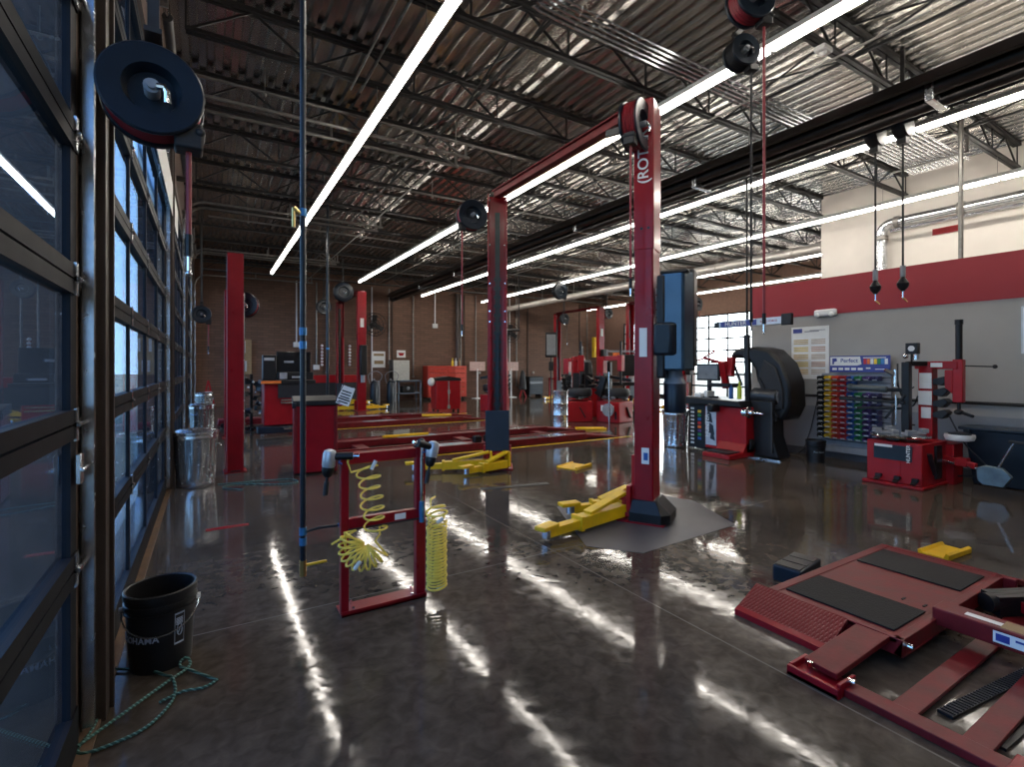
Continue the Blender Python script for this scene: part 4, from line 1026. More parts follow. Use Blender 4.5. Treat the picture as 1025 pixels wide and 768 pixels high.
MB().at((0,.17,0)).cyl((.36,-.66,1.47),(.36,-.92,1.46),.008,8).ball((.36,-.93,1.46),.025).build('lock_lever', BLK, t)
MB().bar((.12,.02,.6),(.12,.02,1.52),.09,.09).bar((.12,.02,1.5),(.35,-.1,1.5),.06,.06).build('press_post', BLK, t, bevel=.01)
MB().at((.02,-.2,0)).bar((.1,.22,1.16),(.0,.42,1.16),.05,.05).bar((.05,.22,1.0),(-.05,.95,1.02),.04,.04).bar((.1,.25,.92),(-.0,.75,.90),.035,.035).bar((.05,.22,1.1),(.0,.42,.78),.03,.03).build('press_arm', BLK, t, bevel=.008)
MB().at((.02,-.2,0)).cyl((.02,.40,1.16),(-.02,.80,1.18),.04,14).cyl((-.02,.80,1.18),(-.02,.84,1.18),.05,14).build('press_roller', P('roller_grey',(.05,.065,.07),.4), t)
MB().at((.02,-.2,0)).cyl((-.0,.3,.72),(.0,.3,1.1),.012,8).cyl((.1,.34,1.2),(.1,.34,1.42),.03,10).bar((.1,.34,1.35),(.0,.42,1.42),.04,.04).build('bead_roller', CHR, t)
MB().at((0,-.12,0)).box(.05,.13,.0,.13,1.62,1.76).cyl((.1,.08,1.50),(.1,.08,1.62),.012,8).build('gauge_box', BLK, t, bevel=.008)
MB().at((0,-.12,0)).lathe([(.035,0),(.035,-.006),(.004,-.008)],(.05,.065,1.69),'X',20).build('gauge_face', WPL, t)
m = MB()
for k in range(4): m.prism([(-.17,1.30-k*.14),(-.29,1.34-k*.14),(-.33,1.30-k*.14),(-.27,1.22-k*.14),(-.17,1.24-k*.14)], .34,.50,'YZ')
m.build('tool_pocket', BLK, t, bevel=.008)
m = MB().tube([(.2,.15,1.5),(.15,.12,1.2),(.22,.05,.9),(.15,.08,.75),(.3,.0,.7)], .009, 7, smooth=6).tube([(.22,-.02,1.2),(.15,.06,1.1),(.2,.12,.98),(.3,.02,.95),(.25,-.05,1.08)], .009,7,smooth=6).tube([(.4,-.3,.9),(.42,-.42,.6),(.3,-.52,.5),(.4,-.7,.2),(.42,-.4,.1)], .009,7,smooth=6); m.build('air_line', BLKM, t)
MB().at((0,.06,0)).lathe([(.10,-.05),(.135,-.04),(.15,.0),(.145,.03),(.13,.03),(.12,-.0),(.02,-.02)], (.35,-.50,.60), 'Z', 28).build('grease_ring', WPL, t)
MB().at((0,.06,0)).lathe([(.02,.0),(.11,.01),(.11,.03),(.02,.05)], (.35,-.50,.61), 'Z', 24).build('lube_bucket', BLKB, t)
m = MB().at((0,.06,0)).bar((.25,-.35,.34),(.2,-.70,.28),.06,.07).box(.17,.30,-.62,-.5,.26,.36); m.build('breaker_arm', RED2, t, bevel=.01)
MB().at((0,.06,0)).cyl((.22,-.34,.30),(.18,-.78,.25),.015,10).build('breaker_rod', CHR, t)
m = MB().at((0,.06,0)).prism([(-.72,.28),(-.80,.32),(-.95,.31),(-1.03,.22),(-.96,.09),(-.78,.09),(-.73,.14)], .10,.16,'YZ'); m.build('breaker_blade', P('worn_blade',(.13,.17,.19),.4,.6,.3,8), t, bevel=.01)
MB().at((0,.06,0)).cyl((.13,-.90,.30),(.10,-1.05,.62),.012,10).build('breaker_handle', CHR, t); MB().at((0,.06,0)).bar((.10,-1.0,.62),(.10,-1.16,.61),.035,.03).build('handle_grip', BLKM, t, bevel=.006)
MB().cyl((.4,.02,1.55),(.4,.02,1.62),.035,14).ball((.3,.1,1.6),.035).build('cylinder_cap', CHR, t)

# ------------------------------------------------------------------ bin rack
t = thing('bin_rack', 'grey louvred wall rack holding rows of small coloured parts bins under a blue sign', 'bin rack', (8.46, 3.8, .0))
MB().box(.02,.05,-.46,.50,.22,1.36).build('back_panel', GREY, t)
m = MB()
for r in range(13): m.box(0,.02,-.46,.50,.30+r*.083,.31+r*.083)
m.build('louvre', STEEL, t); MB().box(-.02,.04,-.45,.49,.12,.22).build('bottom_shelf', GREY, t)
cols = [('black',BLK),('yellow',YELB),('orange',ORB),('red',REDB),('blue',BLUE),('green',GREEN),('purple',PURP),('indigo',NAVB)]
ords = ['top','second','third','fourth','fifth','sixth','seventh','eighth','ninth','tenth','eleventh','bottom']
base = None
for ci, (cn, cm) in enumerate(cols):
    first = None
    for r in range(12):
        if ci >= 5 and r in (1, 2): continue
        y = 4.25 - ci*.108; z = 1.255 - r*.083
        lab = '%s plastic parts bin in the %s row of the wall rack' % (cn, ords[r])
        if first is None:
            b_ = thing('parts_bin', lab, 'parts bin', (8.44, y, z), 0, 'small coloured parts bins on the wall rack')
            m = MB()
            m.box(-.09,.02,-.048,-.044,0,.062).box(-.09,.02,.044,.048,0,.062).box(-.09,.02,-.048,.048,0,.004).box(.016,.02,-.048,.048,0,.066)
            m.prism([(-.09,0),(-.125,.032),(-.121,.034),(-.086,.004)], -.048,.048,'XZ').prism([(-.09,.0),(-.125,.032),(-.09,.062)], -.048,-.044,'XZ').prism([(-.09,.0),(-.125,.032),(-.09,.062)], .044,.048,'XZ')
            m.build('bin_body', cm, b_, smooth=False)
            MB().bar((-.1045,-.03,.0115),(-.1045,.03,.0115),.020,.003,up=(-.68,0,-.73)).build('card_label', WHITE, b_, smooth=False)
            m = MB()
            for q in range(5): m.cyl((-.05+random.uniform(-.02,.04),random.uniform(-.03,.03),.006),(-.03,random.uniform(-.03,.03),.03),.008,6)
            m.build('small_part', GALV, b_)
            first = b_
        else: dup(first, (8.44, y, z), 0, lab)
t = thing('rack_sign', 'blue and white printed sign board on top of the parts bin rack', 'sign', (8.40, 3.73, 1.38))
MB().box(0,.012,-.41,.41,0,.25).build('board', SIGNB, t)
MB().prism([(.40,.10),(.40,.235),(-.02,.235),(-.04,.12),(.02,.10)], -.002,0,'YZ').build('white_field', WHITE, t)
MB().prism([(.37,.12),(.37,.215),(.31,.215),(.30,.17),(.345,.155),(.345,.12)], -.004,-.002,'YZ').build('emblem', SIGNB, t)
text('lettering', 'Perfect', .085, TM((-.004,.13,.175), (0,-1,0), (0,0,1)), SIGNB, t)
m = MB()
for k, cm in enumerate((REDB,ORANGE,REDB,YELB,GREEN,BLUE,GREY)): MB().box(-.003,0,-.085-k*.046-.02,-.085-k*.046+.018,.12,.20).build('colour_swatch', [REDB,ORANGE,WHITE,YELB,GREEN,LBLUE,WPL][k], t)
m = MB()
for k in range(5): m.box(-.003,0,.34-k*.09-.035,.34-k*.09+.03,.03,.065)
m.box(-.003,0,-.36,-.06,.21,.222).box(-.003,0,-.34,-.22,.04,.05).box(-.003,0,-.16,-.1,.05,.07); m.build('small_print', WHITE, t)
# poster
t = thing('wall_poster', 'white framed tyre information poster on the grey wall', 'poster', (8.53, 4.52, 1.70))
MB().box(0,.015,-.30,.30,-.44,.43).build('poster_sheet', WHITE, t)
MB().box(-.003,0,.12,.27,.33,.40).build('poster_logo', SIGNB, t)
for k, cm in enumerate((YELB,BROWN,ORANGE,BROWN,YELB,BROWN,GREY,ORANGE,BROWN,YELB)):
    P2 = P('poster_ink_%d' % k, [(.6,.45,.2),(.5,.4,.3),(.65,.5,.15),(.5,.3,.2)][k%4], .7)
    m = MB(); zz = .20-(k//2)*.125; yy = (.02,.26) if k%2==0 else (-.25,-.03)
    for q in range(3): m.box(-.003,0,yy[0],yy[1],zz-q*.03,zz-q*.03+.018)
    m.build('poster_table', P2, t)
MB().box(-.003,0,-.15,.08,.34,.355).box(-.003,0,-.25,.0,.36,.37).build('poster_heading', GREY, t)
t = thing('emergency_light', 'white emergency light fixture on the wall just under the red band', 'light', (8.51,4.26,2.33))
MB().box(-.04,.04,-.17,.17,-.05,.06).build('housing', WPL, t, bevel=.03)
MB().ball((-.04,.11,-.03),.04).ball((-.04,-.11,-.03),.04).build('lamp_head', WPL, t)
t = thing('wall_outlet', 'small beige wall outlet box right of the balancer hood', 'outlet', (8.52,4.72,1.18))
MB().box(-.01,.02,-.05,.05,-.07,.07).build('cover_plate', WPL, t, bevel=.005); MB().box(-.015,-.01,-.02,.02,-.03,.03).build('socket', GREY, t)
tag(MB().tube([(8.5,4.35,1.05),(8.49,4.42,.7),(8.48,4.5,.35),(8.4,4.6,.05),(8.1,4.8,.02),(7.6,4.7,.02),(7.2,4.6,.02)], .008, 8, smooth=8).build('power_cord', BLKM), 'black power cord hanging down the grey wall and across the floor to the balancer', 'cord')
tag(MB().cyl((8.49,5.2,.99),(8.49,-2,.99), .022, 10).build('wall_rail', BLK), 'long thin black rail running along the grey wall', 'rail')
t = thing('wall_notice', 'pale framed notice on the grey wall cut by the right image edge', 'notice', (8.52,1.85,1.9))
MB().box(0,.015,-.35,.14,-.28,.30).build('frame', SILV, t); MB().box(-.003,0,-.33,.12,-.26,.28).build('sheet', WHITE, t)
for i,y in enumerate((3.62,3.05)):
    tag(MB().cyl((8.4,y,2.45),(8.35,y-.05,2.22),.012,8).cyl((8.35,y-.05,2.22),(8.3,y-.13,2.17),.01,8).build('cord_tip', BROWN), 'thin brass cord tip below the red band, %s of two' % ['left','right'][i], 'cord end', 'cord tips below the red band') if False else None
t = bucket((7.95,4.12,0), 'small black bucket on the floor in front of the bin rack', r=.135, h=.34, handle=False)
PR2 = P('bucket_print', (.3,.38,.42), .5)
wrap_text('Perfect', .035, math.radians(200), .17, .128, PR2, t, math.radians(10))
# large black wheeled bin
t = thing('waste_bin', 'large black rectangular waste bin against the grey wall right of the tyre changer', 'bin', (8.35,2.05,0))
m = MB(); vs = [(-.17,-.33,.0),(.13,-.33,0),(.13,.30,0),(-.17,.30,0),(-.22,-.40,.68),(.16,-.40,.68),(.16,.37,.68),(-.22,.37,.68)]
m._add(vs, [(3,2,1,0),(0,1,5,4),(1,2,6,5),(2,3,7,6),(3,0,4,7),(4,5,6,7)]); m.build('bin_body', BLKB, t, bevel=.02)
MB().box(-.25,.18,-.43,.42,.67,.71).build('rim', BLKB, t, bevel=.01)
MB().box(-.27,-.24,.30,.36,.60,.68).build('catch', BLK, t)

# ------------------------------------------------------------------ middle distance
t = thing('drum', 'tall plain silver drum standing in the middle of the far floor', 'drum', (7.3, 9.75, 0))
MB().lathe([(.19,0),(.195,.02),(.19,.04),(.19,.28),(.197,.30),(.19,.32),(.19,.56),(.197,.58),(.19,.60),(.19,.85),(.2,.87),(.2,.89),(.18,.89),(.01,.88)], n=36).build('drum_body', GALV, t)
MB().lathe([(.03,0),(.03,.012),(.01,.015)], (.08,.05,.885), n=14).build('bung', BLK, t)
def far_changer(loc, rz, label, tire=True):
    t = thing('tire_machine', label, 'tire changer', loc, rz, 'far red tyre machines')
    MB().box(-.35,.35,-.35,.35,0,.55).build('cabinet', RED2, t, bevel=.02)
    MB().lathe([(.02,.57),(.34,.60),(.36,.63),(.05,.66)], n=28).build('turntable', CHR, t)
    m = MB(); 
    for k in range(4): m.at((0,0,.64),k*PI/2+.4); m.box(.1,.34,-.04,.04,0,.05)
    m.build('jaw', GREY, t)
    MB().box(-.1,.1,.3,.5,0,1.75).build('column', RED2, t, bevel=.01)
    MB().bar((0,.4,1.7),(.1,-.15,1.7),.12,.12).box(-.02,.14,-.22,-.08,1.35,1.78).build('swing_arm', RED2, t, bevel=.01)
    MB().cyl((.06,-.15,1.0),(.06,-.15,2.15),.03,10).build('mast_tube', BLK, t)
    MB().bar((.3,.35,.6),(.3,.35,1.6),.1,.1).bar((.3,.35,1.2),(.35,-.3,1.1),.08,.08).bar((-.3,.3,.7),(-.35,.1,1.2),.08,.2).build('assist_arm', BLK, t)
    MB().box(-.36,-.35,-.2,.2,.3,.45).build('instruction_label', WHITE, t); MB().box(-.11,-.1,.33,.47,.9,1.2).build('column_label', WHITE, t)
    MB().box(-.09,.09,.28,.3,.7,1.3).build('tool_pocket', BLKM, t)
    MB().lathe([(.17,0),(.17,.05),(.02,.10)], (-.5,-.1,.35), 'X', 20).build('bead_breaker', GREY, t)
    MB().tube([(-.2,.35,1.3),(-.3,.2,1.0),(-.15,.3,.7),(-.3,.35,.5)], .012,6,smooth=5).build('air_line', BLKM, t)
    MB().lathe([(.16,-.1),(.3,-.11),(.33,-.05),(.33,.05),(.3,.11),(.16,.1),(.15,0)], (.05,-.05,.78), 'Z', 26, closed=False).build('tire', BLKM, t) if tire else None
    for k in range(4): MB().prism([(-.13,1.2-k*.14),(-.24,1.23-k*.14),(-.26,1.17-k*.14),(-.13,1.12-k*.14)], .30,.48,'XZ').build('tool_pocket', BLK, t, bevel=.01)
    MB().box(-.355,-.35,-.28,-.22,.1,.3).build('switch_panel', BLK, t); MB().bar((.0,-.36,.4),(.15,-.38,.12),.05,.03).build('lever', BLK, t)
    return t
far_changer((8.6,10.7,0), math.radians(-30), 'red tyre machine with silver turntable just right of the silver drum')
far_changer((9.3,10.0,0), math.radians(15), 'red tyre machine with stacked black pockets, middle of the far group')
far_changer((10.6,13.2,0), math.radians(20), 'red tyre machine farther back left of the middle lift, behind the silver drum')
far_changer((8.2,14.6,0), math.radians(200), 'red machine partly hidden behind the far column of the tall lift')
t = thing('far_balancer', 'black hooded wheel balancer among the far red tyre machines', 'wheel balancer', (9.6,11.6,0), math.radians(-30))
MB().box(-.35,.35,-.3,.3,0,.85).build('body', RED2, t, bevel=.02); MB().box(-.4,.4,-.35,.35,.85,.95).build('tray_top', BLK, t, bevel=.02)
m = MB(); m.prism([(y*.95,z*.95+.06) for y, z in [(-.1,.9),(-.25,1.25),(-.1,1.62),(.2,1.72),(.5,1.6),(.62,1.2),(.58,.7),(.4,.62),(.4,1.1),(.25,1.35),(.05,1.25)]], -.2,.2,'YZ'); m.build('wheel_hood', BLK, t, bevel=.04)
MB().box(-.05,.0,-.3,.15,1.35,1.62).box(-.04,0,-.08,0,.9,1.4).build('monitor', GREY, t, bevel=.01)
t = thing('display_stand', 'black equipment stand with hanging parts and an orange card before the right middle column', 'equipment stand', (11.0,11.3,0), math.radians(-30))
MB().bar((-.6,0,1.95),(.8,0,1.95),.06,.06).bar((-.6,0,0),(-.6,0,2.0),.05,.05).bar((.8,0,0),(.8,0,2.0),.05,.05).build('frame', GREY, t)
MB().box(-.2,.5,-.1,.2,1.2,1.85).build('monitor', BLK, t, bevel=.02); MB().box(-.45,-.2,-.12,-.1,1.7,1.9).build('card', ORANGE, t)
MB().box(-.5,.6,-.3,.3,.9,1.0).box(-.45,.55,-.25,.25,.0,.12).build('shelf', BLK, t); MB().box(.1,.5,-.28,.2,1.0,1.18).build('printer', WPL, t, bevel=.02)
m = MB()
for k in range(6): m.cyl((-.4+k*.15,-.2,.12+.1*(k%2)),(-.35+k*.15,-.2,.6),.05,10)
m.build('parts', BLKM, t)
tag(MB().cyl((7.6,8.35,.02),(7.6,8.35,1.35), .02, 10).build('metal_rod', CHR), 'thin upright silver pole left of the tall lift near column', 'pole')
t = thing('service_cart', 'red rolling tool cart with black lid in the far left middle', 'tool cart', (6.75,15.35,0), math.radians(-5))
MB().box(-.42,.42,-.3,.3,.08,1.02).build('body', RED2, t, bevel=.02)
MB().prism([(-.44,1.02),(-.40,1.10),(0,1.16),(.40,1.10),(.44,1.02)], -.32,.32,'XZ').build('lid', BLK, t)
MB().box(-.02,.02,-.315,-.30,.1,1.0).box(-.05,.05,-.33,-.31,.10,.22).box(-.04,.04,-.33,-.31,.6,.72).build('latch', CHR, t)
m = MB()
for x in (-.35,.35):
    for y in (-.24,.24): m.cyl((x-.02,y,.045),(x+.02,y,.045),.045,12)
m.build('caster', BLK, t)
t2 = MB().ball((0,0,0),.13,(1,.6,1.1)); tag(t2.build('towel_roll', WPL), 'white roll hanging on the left side of the far red cart', 'towel roll').location = (6.18,15.2,.98)
t = thing('tool_chest', 'wide orange red tool chest with drawers against the brick wall', 'tool chest', (9.2,21.0,0))
MB().box(-.95,.95,-.3,.3,.12,1.52).build('body', P('orange_red_paint',(.45,.035,.02),.4), t, bevel=.02)
m2 = P('chest_drawer',(.52,.05,.03),.35)
for k in range(6):
    for s in (-1,1):
        d = MB().box(.03 if s>0 else -.9, .9 if s>0 else -.03, -.32,-.30,.2+k*.21,.38+k*.21).build('drawer', m2, t, bevel=.006)
        MB().box(.1 if s>0 else -.83, .83 if s>0 else -.1, -.335,-.32,.345+k*.21,.36+k*.21).build('drawer_pull', CHR, d)
MB().box(.35,.9,-.33,-.31,.8,1.5).build('side_door', P('chest_door',(.60,.09,.06),.35), t, bevel=.01)
m = MB()
for x in (-.8,.8): m.cyl((x-.03,-.2,.06),(x+.03,-.2,.06),.06,12)
m.build('caster', BLK, t)
for i,(x,cm,nm_) in enumerate(((9.55,YELB,'yellow'),(9.72,WPL,'white'),(9.9,BROWN,'brown'))):
    t = thing('bottle','small %s bottle on top of the far tool chest' % nm_,'bottle',(x,20.95,1.52),0,'bottles on the tool chest')
    MB().lathe([(.05,0),(.055,.02),(.055,.2),(.02,.26),(.02,.3)],n=12).build('bottle_body',cm,t); MB().cyl((0,0,.3),(0,0,.36),.025,10).build('cap',cm,t)
t = thing('steel_bench', 'blue grey open steel bench against the brick wall', 'bench', (7.4,20.9,0))
MB().box(-.52,.52,-.3,.3,.84,.9).box(-.52,.52,-.3,.3,.32,.36).build('shelf', P('bench_blue',(.10,.13,.17),.4), t)
for x in (-.49,.49):
    for y in (-.27,.27): MB().box(x-.03,x+.03,y-.03,y+.03,0,.9).build('leg', P('bench_blue_leg',(.10,.13,.17),.4), t)
t = thing('metal_case', 'pale metal case standing on the blue grey bench', 'case', (7.05,20.9,.9))
MB().box(-.36,.36,-.22,.22,0,.86).build('case_body', P('pale_metal',(.5,.5,.46),.4,.4), t, bevel=.02); MB().box(-.40,-.36,-.24,.24,0,.88).build('case_side', BLK, t, bevel=.01)
t = thing('compressor', 'dark machine stored on the lower shelf of the blue grey bench', 'machine', (7.35,20.9,.36))
MB().box(-.25,.3,-.2,.2,0,.3).build('machine_body', BLK, t, bevel=.03); MB().ball((0,-.2,.2),.08).build('gauge', GREY, t)
for i,(x) in enumerate((5.95,7.0-.35)):
    t = thing('gas_cylinder', 'dark blue gas cylinder with coiled hose by the brick wall, %s of two' % ['left','right'][i], 'gas cylinder', (x-.1,20.6,0), 0, 'gas cylinders')
    MB().lathe([(.15,0),(.16,.05),(.16,.75),(.10,.88),(.04,.92)], n=20).build('cylinder_body', BLKB, t)
    MB().cyl((.2,0,0),(.2,0,.9),.05,12).cyl((0,0,.92),(0,0,1.0),.03,10).build('valve', GREY, t)
    MB().tube([(-.2,-.1,.8),(-.25,-.1,1.15),(.05,-.1,1.3),(.3,-.1,1.15),(.2,-.1,.9),(-.1,-.1,.95)], .015,6,smooth=6).build('hose', GREY, t)
t = thing('wall_sign', 'small white sign with red mark on the brick wall', 'sign', (7.3,21.45,2.05))
MB().box(-.2,.2,0,.02,-.16,.16).build('sign_board', WHITE, t); MB().prism([(-.14,.05),(.14,.05),(.08,-.08),(-.08,-.08)],-.01,0,'XZ').build('red_mark', RED2, t)
t = thing('wall_chart', 'white chart poster on the brick wall behind the far left lift', 'poster', (6.3,21.45,1.8))
MB().box(-.28,.28,0,.02,-.35,.35).build('chart_sheet', WHITE, t); MB().box(-.22,.22,-.005,0,.15,.25).box(-.2,.2,-.005,0,-.2,-.05).build('chart_print', BROWN, t)
for i,(x,z,lab) in enumerate(((5.95,3.25,'black wall fan high behind the far left lift'),(12.6,3.15,'black ribbed wall fan right of the tall lift far column'))):
    t = thing('wall_fan', lab, 'fan', (x,20.95,z), 0, 'wall fans on the brick wall')
    m = MB()
    for rr in (.2,.35,.48): m.lathe([(rr-.012,0),(rr,-.012),(rr+.012,0),(rr,.012),(rr-.012,0)],(0,-.15,0),'Y',28,closed=False)
    for k in range(16):
        a = k*PI/8; m.tube([(0,-.2,0),(.35*math.cos(a),-.18,.35*math.sin(a)),(.5*math.cos(a),0,.5*math.sin(a))],.008,5)
    m.build('fan_guard', BLK, t)
    m = MB()
    for k in range(3): m.at((0,0,0),0).M = Matrix.Rotation(k*2*PI/3,4,'Y') @ Matrix.Rotation(.3,4,'X'); m.box(-.1,.1,-.01,.01,.05,.42)
    m.build('fan_blade', STEEL, t); MB().cyl((0,-.1,0),(0,.3,0),.12,16).box(-.05,.05,.2,.5,-.05,.05).build('motor', BLK, t)
t = thing('work_lamp', 'black flared lamp arm sticking out left of the tall lift far column', 'lamp', (9.5,16.9,2.85), 0)
MB().lathe([(.18,0),(.15,.1),(.06,.18)],(0,0,0),'X',16).build('lamp_shade', BLK, t); MB().cyl((.15,0,.02),(1.1,0,.1),.05,10).cyl((1.1,0,.1),(1.1,0,2.54),.02,8).build('lamp_arm', BLK, t)
# conduits on the back wall
for i,(x,z0,z1,box) in enumerate(((3.0,2.4,4.9,1),(3.75,1.5,4.9,1),(4.15,1.2,4.9,0),(6.0,.3,4.9,0),(6.75,1.6,4.9,0),(7.85,1.0,4.9,0),(8.9,3.4,4.9,1),(10.2,.2,4.9,0),(11.0,1.3,4.9,0),(12.9,.5,4.9,0),(13.3,.5,4.9,0),(17.9,1.5,4.9,0))):
    t = thing('wall_conduit', 'pale vertical conduit on the brick wall, number %d from the left' % (i+1), 'conduit', (x,21.44,z0), 0, 'vertical conduits on the brick wall')
    MB().cyl((0,0,0),(0,0,z1-z0),.028,8).build('conduit_run', GALVD if i%3 else WPL, t)
    if box: MB().box(-.12,.12,-.05,.05,-.14,.06).build('junction_box', WPL, t, bevel=.02)
    else: MB().box(-.05,.05,-.03,.03,.0,.1).build('end_fitting', GALVD, t)
tag(MB().cyl((10.0,21.38,0),(10.0,21.38,4.9),.09,14).build('down_pipe', P('dark_downpipe',(.06,.045,.04),.5)), 'thick dark downpipe on the brick wall right of the tool chest', 'pipe')
for i,(x) in enumerate((10.75,11.75,12.6)):
    t = thing('pedestal_board', 'pale display board on a thin stand before the brick wall, %s of three' % ['left','middle','right'][i], 'display board', (x,20.8,0), 0, 'display boards')
    MB().box(-.4,.4,-.02,.02,1.3,1.72).build('board', P('board_pink',(.55,.38,.34),.6) if i==0 else bpy.data.materials['board_pink'], t); MB().cyl((0,0,0),(0,0,1.4),.035,10).box(-.2,.2,-.2,.2,0,.03).build('stand', WPL, t)
t = thing('tool_cart', 'black tool cart against the brick wall right of the tall lift far column', 'tool cart', (13.95,20.9,0))
for x in (-.35,.35): MB().cyl((x,-.25,.06),(x,.25,.06),.06,12).build('caster', BLKM, t)
MB().box(-.42,.42,-.28,.28,.1,1.0).build('body', BLK, t, bevel=.02)
for k in range(5):
    d = MB().box(-.38,.38,-.3,-.28,.16+k*.16,.29+k*.16).build('drawer', GREY if k==3 else BLKB, t, bevel=.006); MB().box(-.3,.3,-.315,-.3,.265+k*.16,.28+k*.16).build('drawer_pull', STEEL, d)
t = thing('red_table', 'red steel work table with open frame by the far middle lift', 'table', (15.4,20.6,0))
MB().box(-.5,.5,-.3,.3,.85,.92).build('table_top', RED2, t)
for x in (-.46,.46):
    for y in (-.26,.26): MB().box(x-.03,x+.03,y-.03,y+.03,0,.86).build('leg', RED2, t)
t = thing('folded_umbrella_rack', 'dark folded cover hanging on a red stand before the brick wall', 'covered stand', (13.2,20.7,0))
MB().lathe([(.05,1.3),(.1,1.2),(.16,.8),(.2,.4),(.1,.35)],n=14).build('cover', BLKM, t); MB().bar((0,0,.5),(-.2,0,0),.04,.04).bar((0,0,.5),(.2,0,0),.04,.04).bar((0,0,.5),(0,.2,0),.04,.04).build('stand', RED2, t)
t = thing('wall_monitor', 'dark tall monitor box mounted left of the far middle lift', 'monitor', (12.9,17.9,1.6), math.radians(-30))
MB().box(-.25,.25,-.06,.06,.3,1.4).build('casing', BLK, t, bevel=.03); MB().box(-.2,.2,-.065,-.06,.4,1.3).build('screen', SCREENG, t); MB().box(-.1,.1,-.05,.05,-.3,.1).cyl((0,0,-1.6),(0,0,.4),.03,8).build('bracket', BLK, t)
tag(MB().box(17.95,18.1,20.9,21.1,2.0,3.1).build('wall_strip', YELB, bevel=.01), 'tall yellow strip box on the brick wall left of the far middle lift', 'wall box')
# lights dots / camera domes on brick wall
k=0
for x,z in ((1.9,1.05),(3.4,1.12),(11.2,1.2),(12.2,1.2),(14.3,1.2),(15.7,1.2),(17.4,2.3)):
    t = thing('wall_hook_light', 'tiny white round fitting on the brick wall, number %d from the left' % (k+1), 'wall fitting', (x,21.45,z), 0, 'small white wall fittings'); k+=1
    MB().ball((0,-.02,0),.06).build('cover', WPL, t); MB().cyl((0,0,0),(0,.05,0),.04,10).build('socket', GREY, t)

# ------------------------------------------------------------------ left far tool area
t = thing('alignment_console', 'red cabinet console with black shelf and monitor behind the plain red post', 'console', (1.42, 12.0, 0))
MB().box(-.42,.45,-.3,.3,.22,1.10).build('body', RED2, t, bevel=.02)
MB().box(-.15,.47,-.34,.32,.80,1.12).build('open_shelf', BLKM, t); MB().box(-.48,.6,-.38,.36,1.10,1.18).build('top', BLK, t, bevel=.015)
MB().box(-.48,-.1,-.40,-.37,1.11,1.17).build('orange_edge', ORANGE, t)
m=MB()
for z in (.68,.74): m.box(-.1,.4,-.34,-.31,z,z+.03)
m.build('drawer_pull', CHR, t)
MB().box(-.55,.5,-.4,-.1,.06,.20).build('base_skid', BLKB, t, bevel=.02); MB().box(-.05,.4,-.42,-.4,.13,.16).build('skid_trim', CHR, t)
m=MB()
for x in (-.45,.4): m.cyl((x-.03,-.3,.05),(x+.03,-.3,.05),.05,12)
m.build('caster', GREY, t)
mo = MB().box(-.15,.55,-.03,.03,1.35,1.80).build('monitor', SCREEN, t, bevel=.01); MB().box(.0,.2,-.035,-.03,1.55,1.60).build('screen_glare', GREY, mo)
MB().box(-.15,.6,-.1,.2,1.18,1.35).box(-.42,-.16,-.1,.2,1.18,1.72).build('electronics', BLK, t, bevel=.015)
for q in ((-.40,-.2,-.12,-.1,1.6,1.66),(-.1,.05,-.14,-.1,1.2,1.34),(.15,.4,-.14,-.1,1.22,1.26)): MB().box(*q).build('panel', SILV, t)
t = thing('sensor_rack', 'black rack hung with camera heads and clamps behind the plain red post', 'rack', (.85,13.0,0))
MB().bar((0,0,0),(0,0,1.3),.06,.06).bar((-.3,0,.05),(.3,0,.05),.06,.06).bar((0,-.3,.05),(0,.3,.05),.06,.06).build('stand', BLK, t)
m = MB()
for k in range(16):
    m.at((random.uniform(-.28,.28),random.uniform(-.2,.2),.35+k*.055), random.random()*3, random.random()*2); m.box(-.1,.1,-.05,.05,-.04,.04); m.cyl((0,0,0),(.14,0,0),.03,8)
m.build('clamp_head', BLK, t)
m = MB()
for k in range(7): m.ball((random.uniform(-.25,.25),-.22,.4+k*.12),.025)
m.build('lens', SILV, t)
t = thing('floor_jack', 'low red floor jack frame on the floor behind the plain red post', 'jack', (1.0,14.0,0))
MB().box(-.8,.8,-.2,-.1,.05,.2).box(-.8,.8,.1,.2,.05,.2).box(-.8,-.6,-.2,.2,.05,.18).box(.6,.8,-.2,.2,.05,.18).build('frame', REDDK, t, bevel=.02)
m=MB()
for x in (-.7,.7): m.cyl((x,-.25,.06),(x,.25,.06),.06,12)
m.build('roller', BLK, t)
t = thing('parts_washer', 'low red bench with dark drawers and white boxes behind the far left lift', 'work bench', (4.2,21.0,0))
MB().box(-1.6,1.1,-.4,.4,.62,1.15).build('counter', RED2, t, bevel=.02); MB().box(-1.2,1.15,-.42,.42,.2,.85).build('cabinet', BLKM, t)
MB().box(.3,.5,-.45,-.42,.5,.62).box(.6,.85,-.45,-.42,.5,.62).build('white_box', WPL, t)
t = thing('wall_tool_rack', 'pale tool racks on the far left wall corner with hanging handles', 'tool rack', (.9,21.35,0))
m = MB()
for k in range(3):
    m.box(-.1+k*.16,-.02+k*.16,-.06,0,2.0-.0,2.45); m.box(-.05+k*.16,.02+k*.16,-.06,0,1.3,1.7)
m.build('handle_tool', SILV, t); MB().box(-.3,.5,-.03,.02,1.2,2.5).build('back_board', BROWN, t)
t = thing('corner_chair', 'small red folding sign leaning in the far left corner', 'folding sign', (-.0,20.6,0))
MB().bar((-.2,0,0),(0,0,1.0),.05,.05).bar((.2,0,0),(0,0,1.0),.05,.05).bar((-.1,0,.5),(.1,0,.5),.04,.3).build('frame', RED2, t); MB().box(-.1,.1,-.03,-.02,.4,.6).build('panel', WHITE, t)
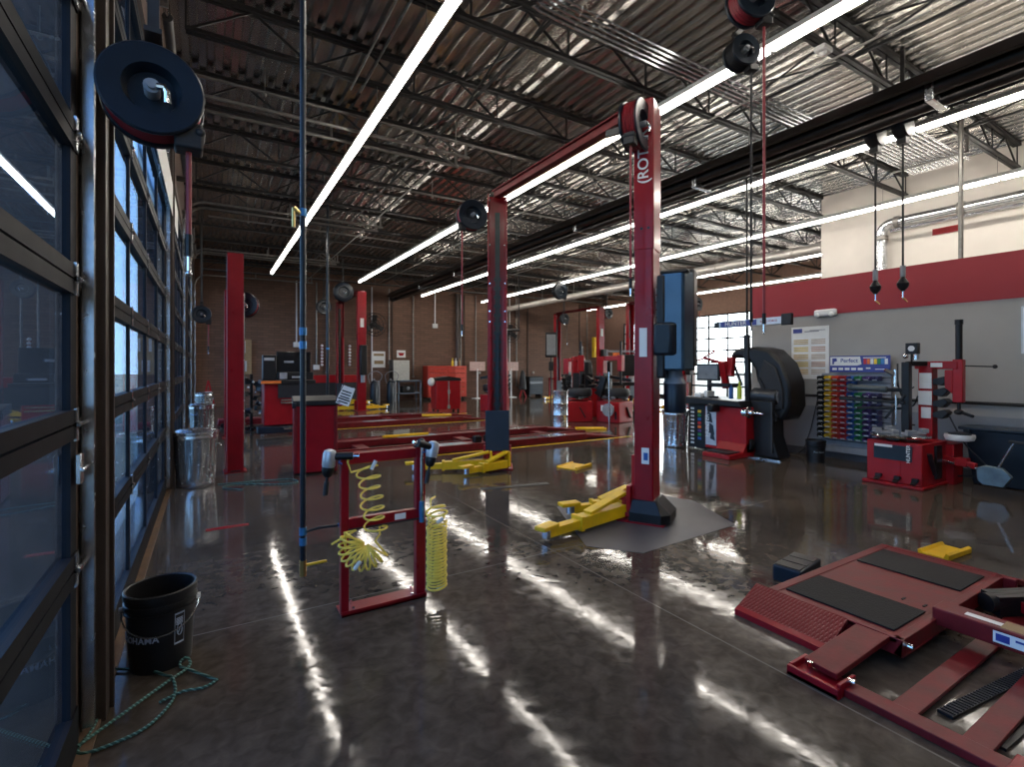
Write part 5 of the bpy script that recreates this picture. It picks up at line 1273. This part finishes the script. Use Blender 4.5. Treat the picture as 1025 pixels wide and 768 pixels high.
for i, x in enumerate((3.95,4.75,5.05)):
    t = thing('socket_rail', '%s of three vertical rails of white holders near the far left lift' % ['left','middle','right'][i], 'wall rail', (x+.0,21.4,1.5), 0, 'rails of round holders')
    MB().box(-.03,.03,0,.02,0,.9).build('rail', RED2, t)
    m = MB()
    for k in range(7): m.ball((0,-.04,.06+k*.13),.055)
    m.build('holder', WPL, t)

# ------------------------------------------------------------------ world, camera
w = bpy.data.worlds.new('World'); S.world = w; w.use_nodes = True
nt = w.node_tree; nt.nodes.clear()
out = nt.nodes.new('ShaderNodeOutputWorld'); bg = nt.nodes.new('ShaderNodeBackground'); L(nt, bg.outputs[0], out.inputs[0])
# hazy bright sky: pale at the horizon, bluer overhead, brightest on the sunny (+X) side
tc = nt.nodes.new('ShaderNodeTexCoord'); sp = nt.nodes.new('ShaderNodeSeparateXYZ'); L(nt, tc.outputs['Generated'], sp.inputs[0])
rp = nt.nodes.new('ShaderNodeValToRGB'); e = rp.color_ramp.elements
e[0].position = .0; e[0].color = (.62,.80,1,1); e[1].position = .55; e[1].color = (.16,.38,.85,1)
L(nt, sp.outputs[2], rp.inputs[0])
mr = nt.nodes.new('ShaderNodeMapRange'); mr.inputs['From Min'].default_value = -.2; mr.inputs['From Max'].default_value = 1
L(nt, sp.outputs[0], mr.inputs[0])
mx = nt.nodes.new('ShaderNodeMix'); mx.data_type = 'RGBA'; L(nt, mr.outputs[0], mx.inputs[0]); L(nt, rp.outputs[0], mx.inputs[6]); mx.inputs[7].default_value = (1,.96,.9,1)
m2 = nt.nodes.new('ShaderNodeMapRange'); m2.inputs['From Min'].default_value = -.2; m2.inputs['From Max'].default_value = 1; m2.inputs['To Min'].default_value = 4.5; m2.inputs['To Max'].default_value = 14
L(nt, sp.outputs[0], m2.inputs[0]); L(nt, mx.outputs[2], bg.inputs[0]); L(nt, m2.outputs[0], bg.inputs[1])

cam = bpy.data.cameras.new('camera'); co = bpy.data.objects.new('camera', cam); COL.objects.link(co)
cam.sensor_width = 36; cam.lens = 500/1025*36; cam.shift_y = -16/1025; cam.clip_end = 400; cam.clip_start = .03
co.location = (0,0,1.45); co.rotation_euler = (PI/2, 0, -math.radians(31.3))
S.camera = co
S.view_settings.view_transform = 'Standard'; S.view_settings.look = 'None'; S.view_settings.exposure = -.12; S.view_settings.gamma = 1
S.view_settings.use_curve_mapping = False
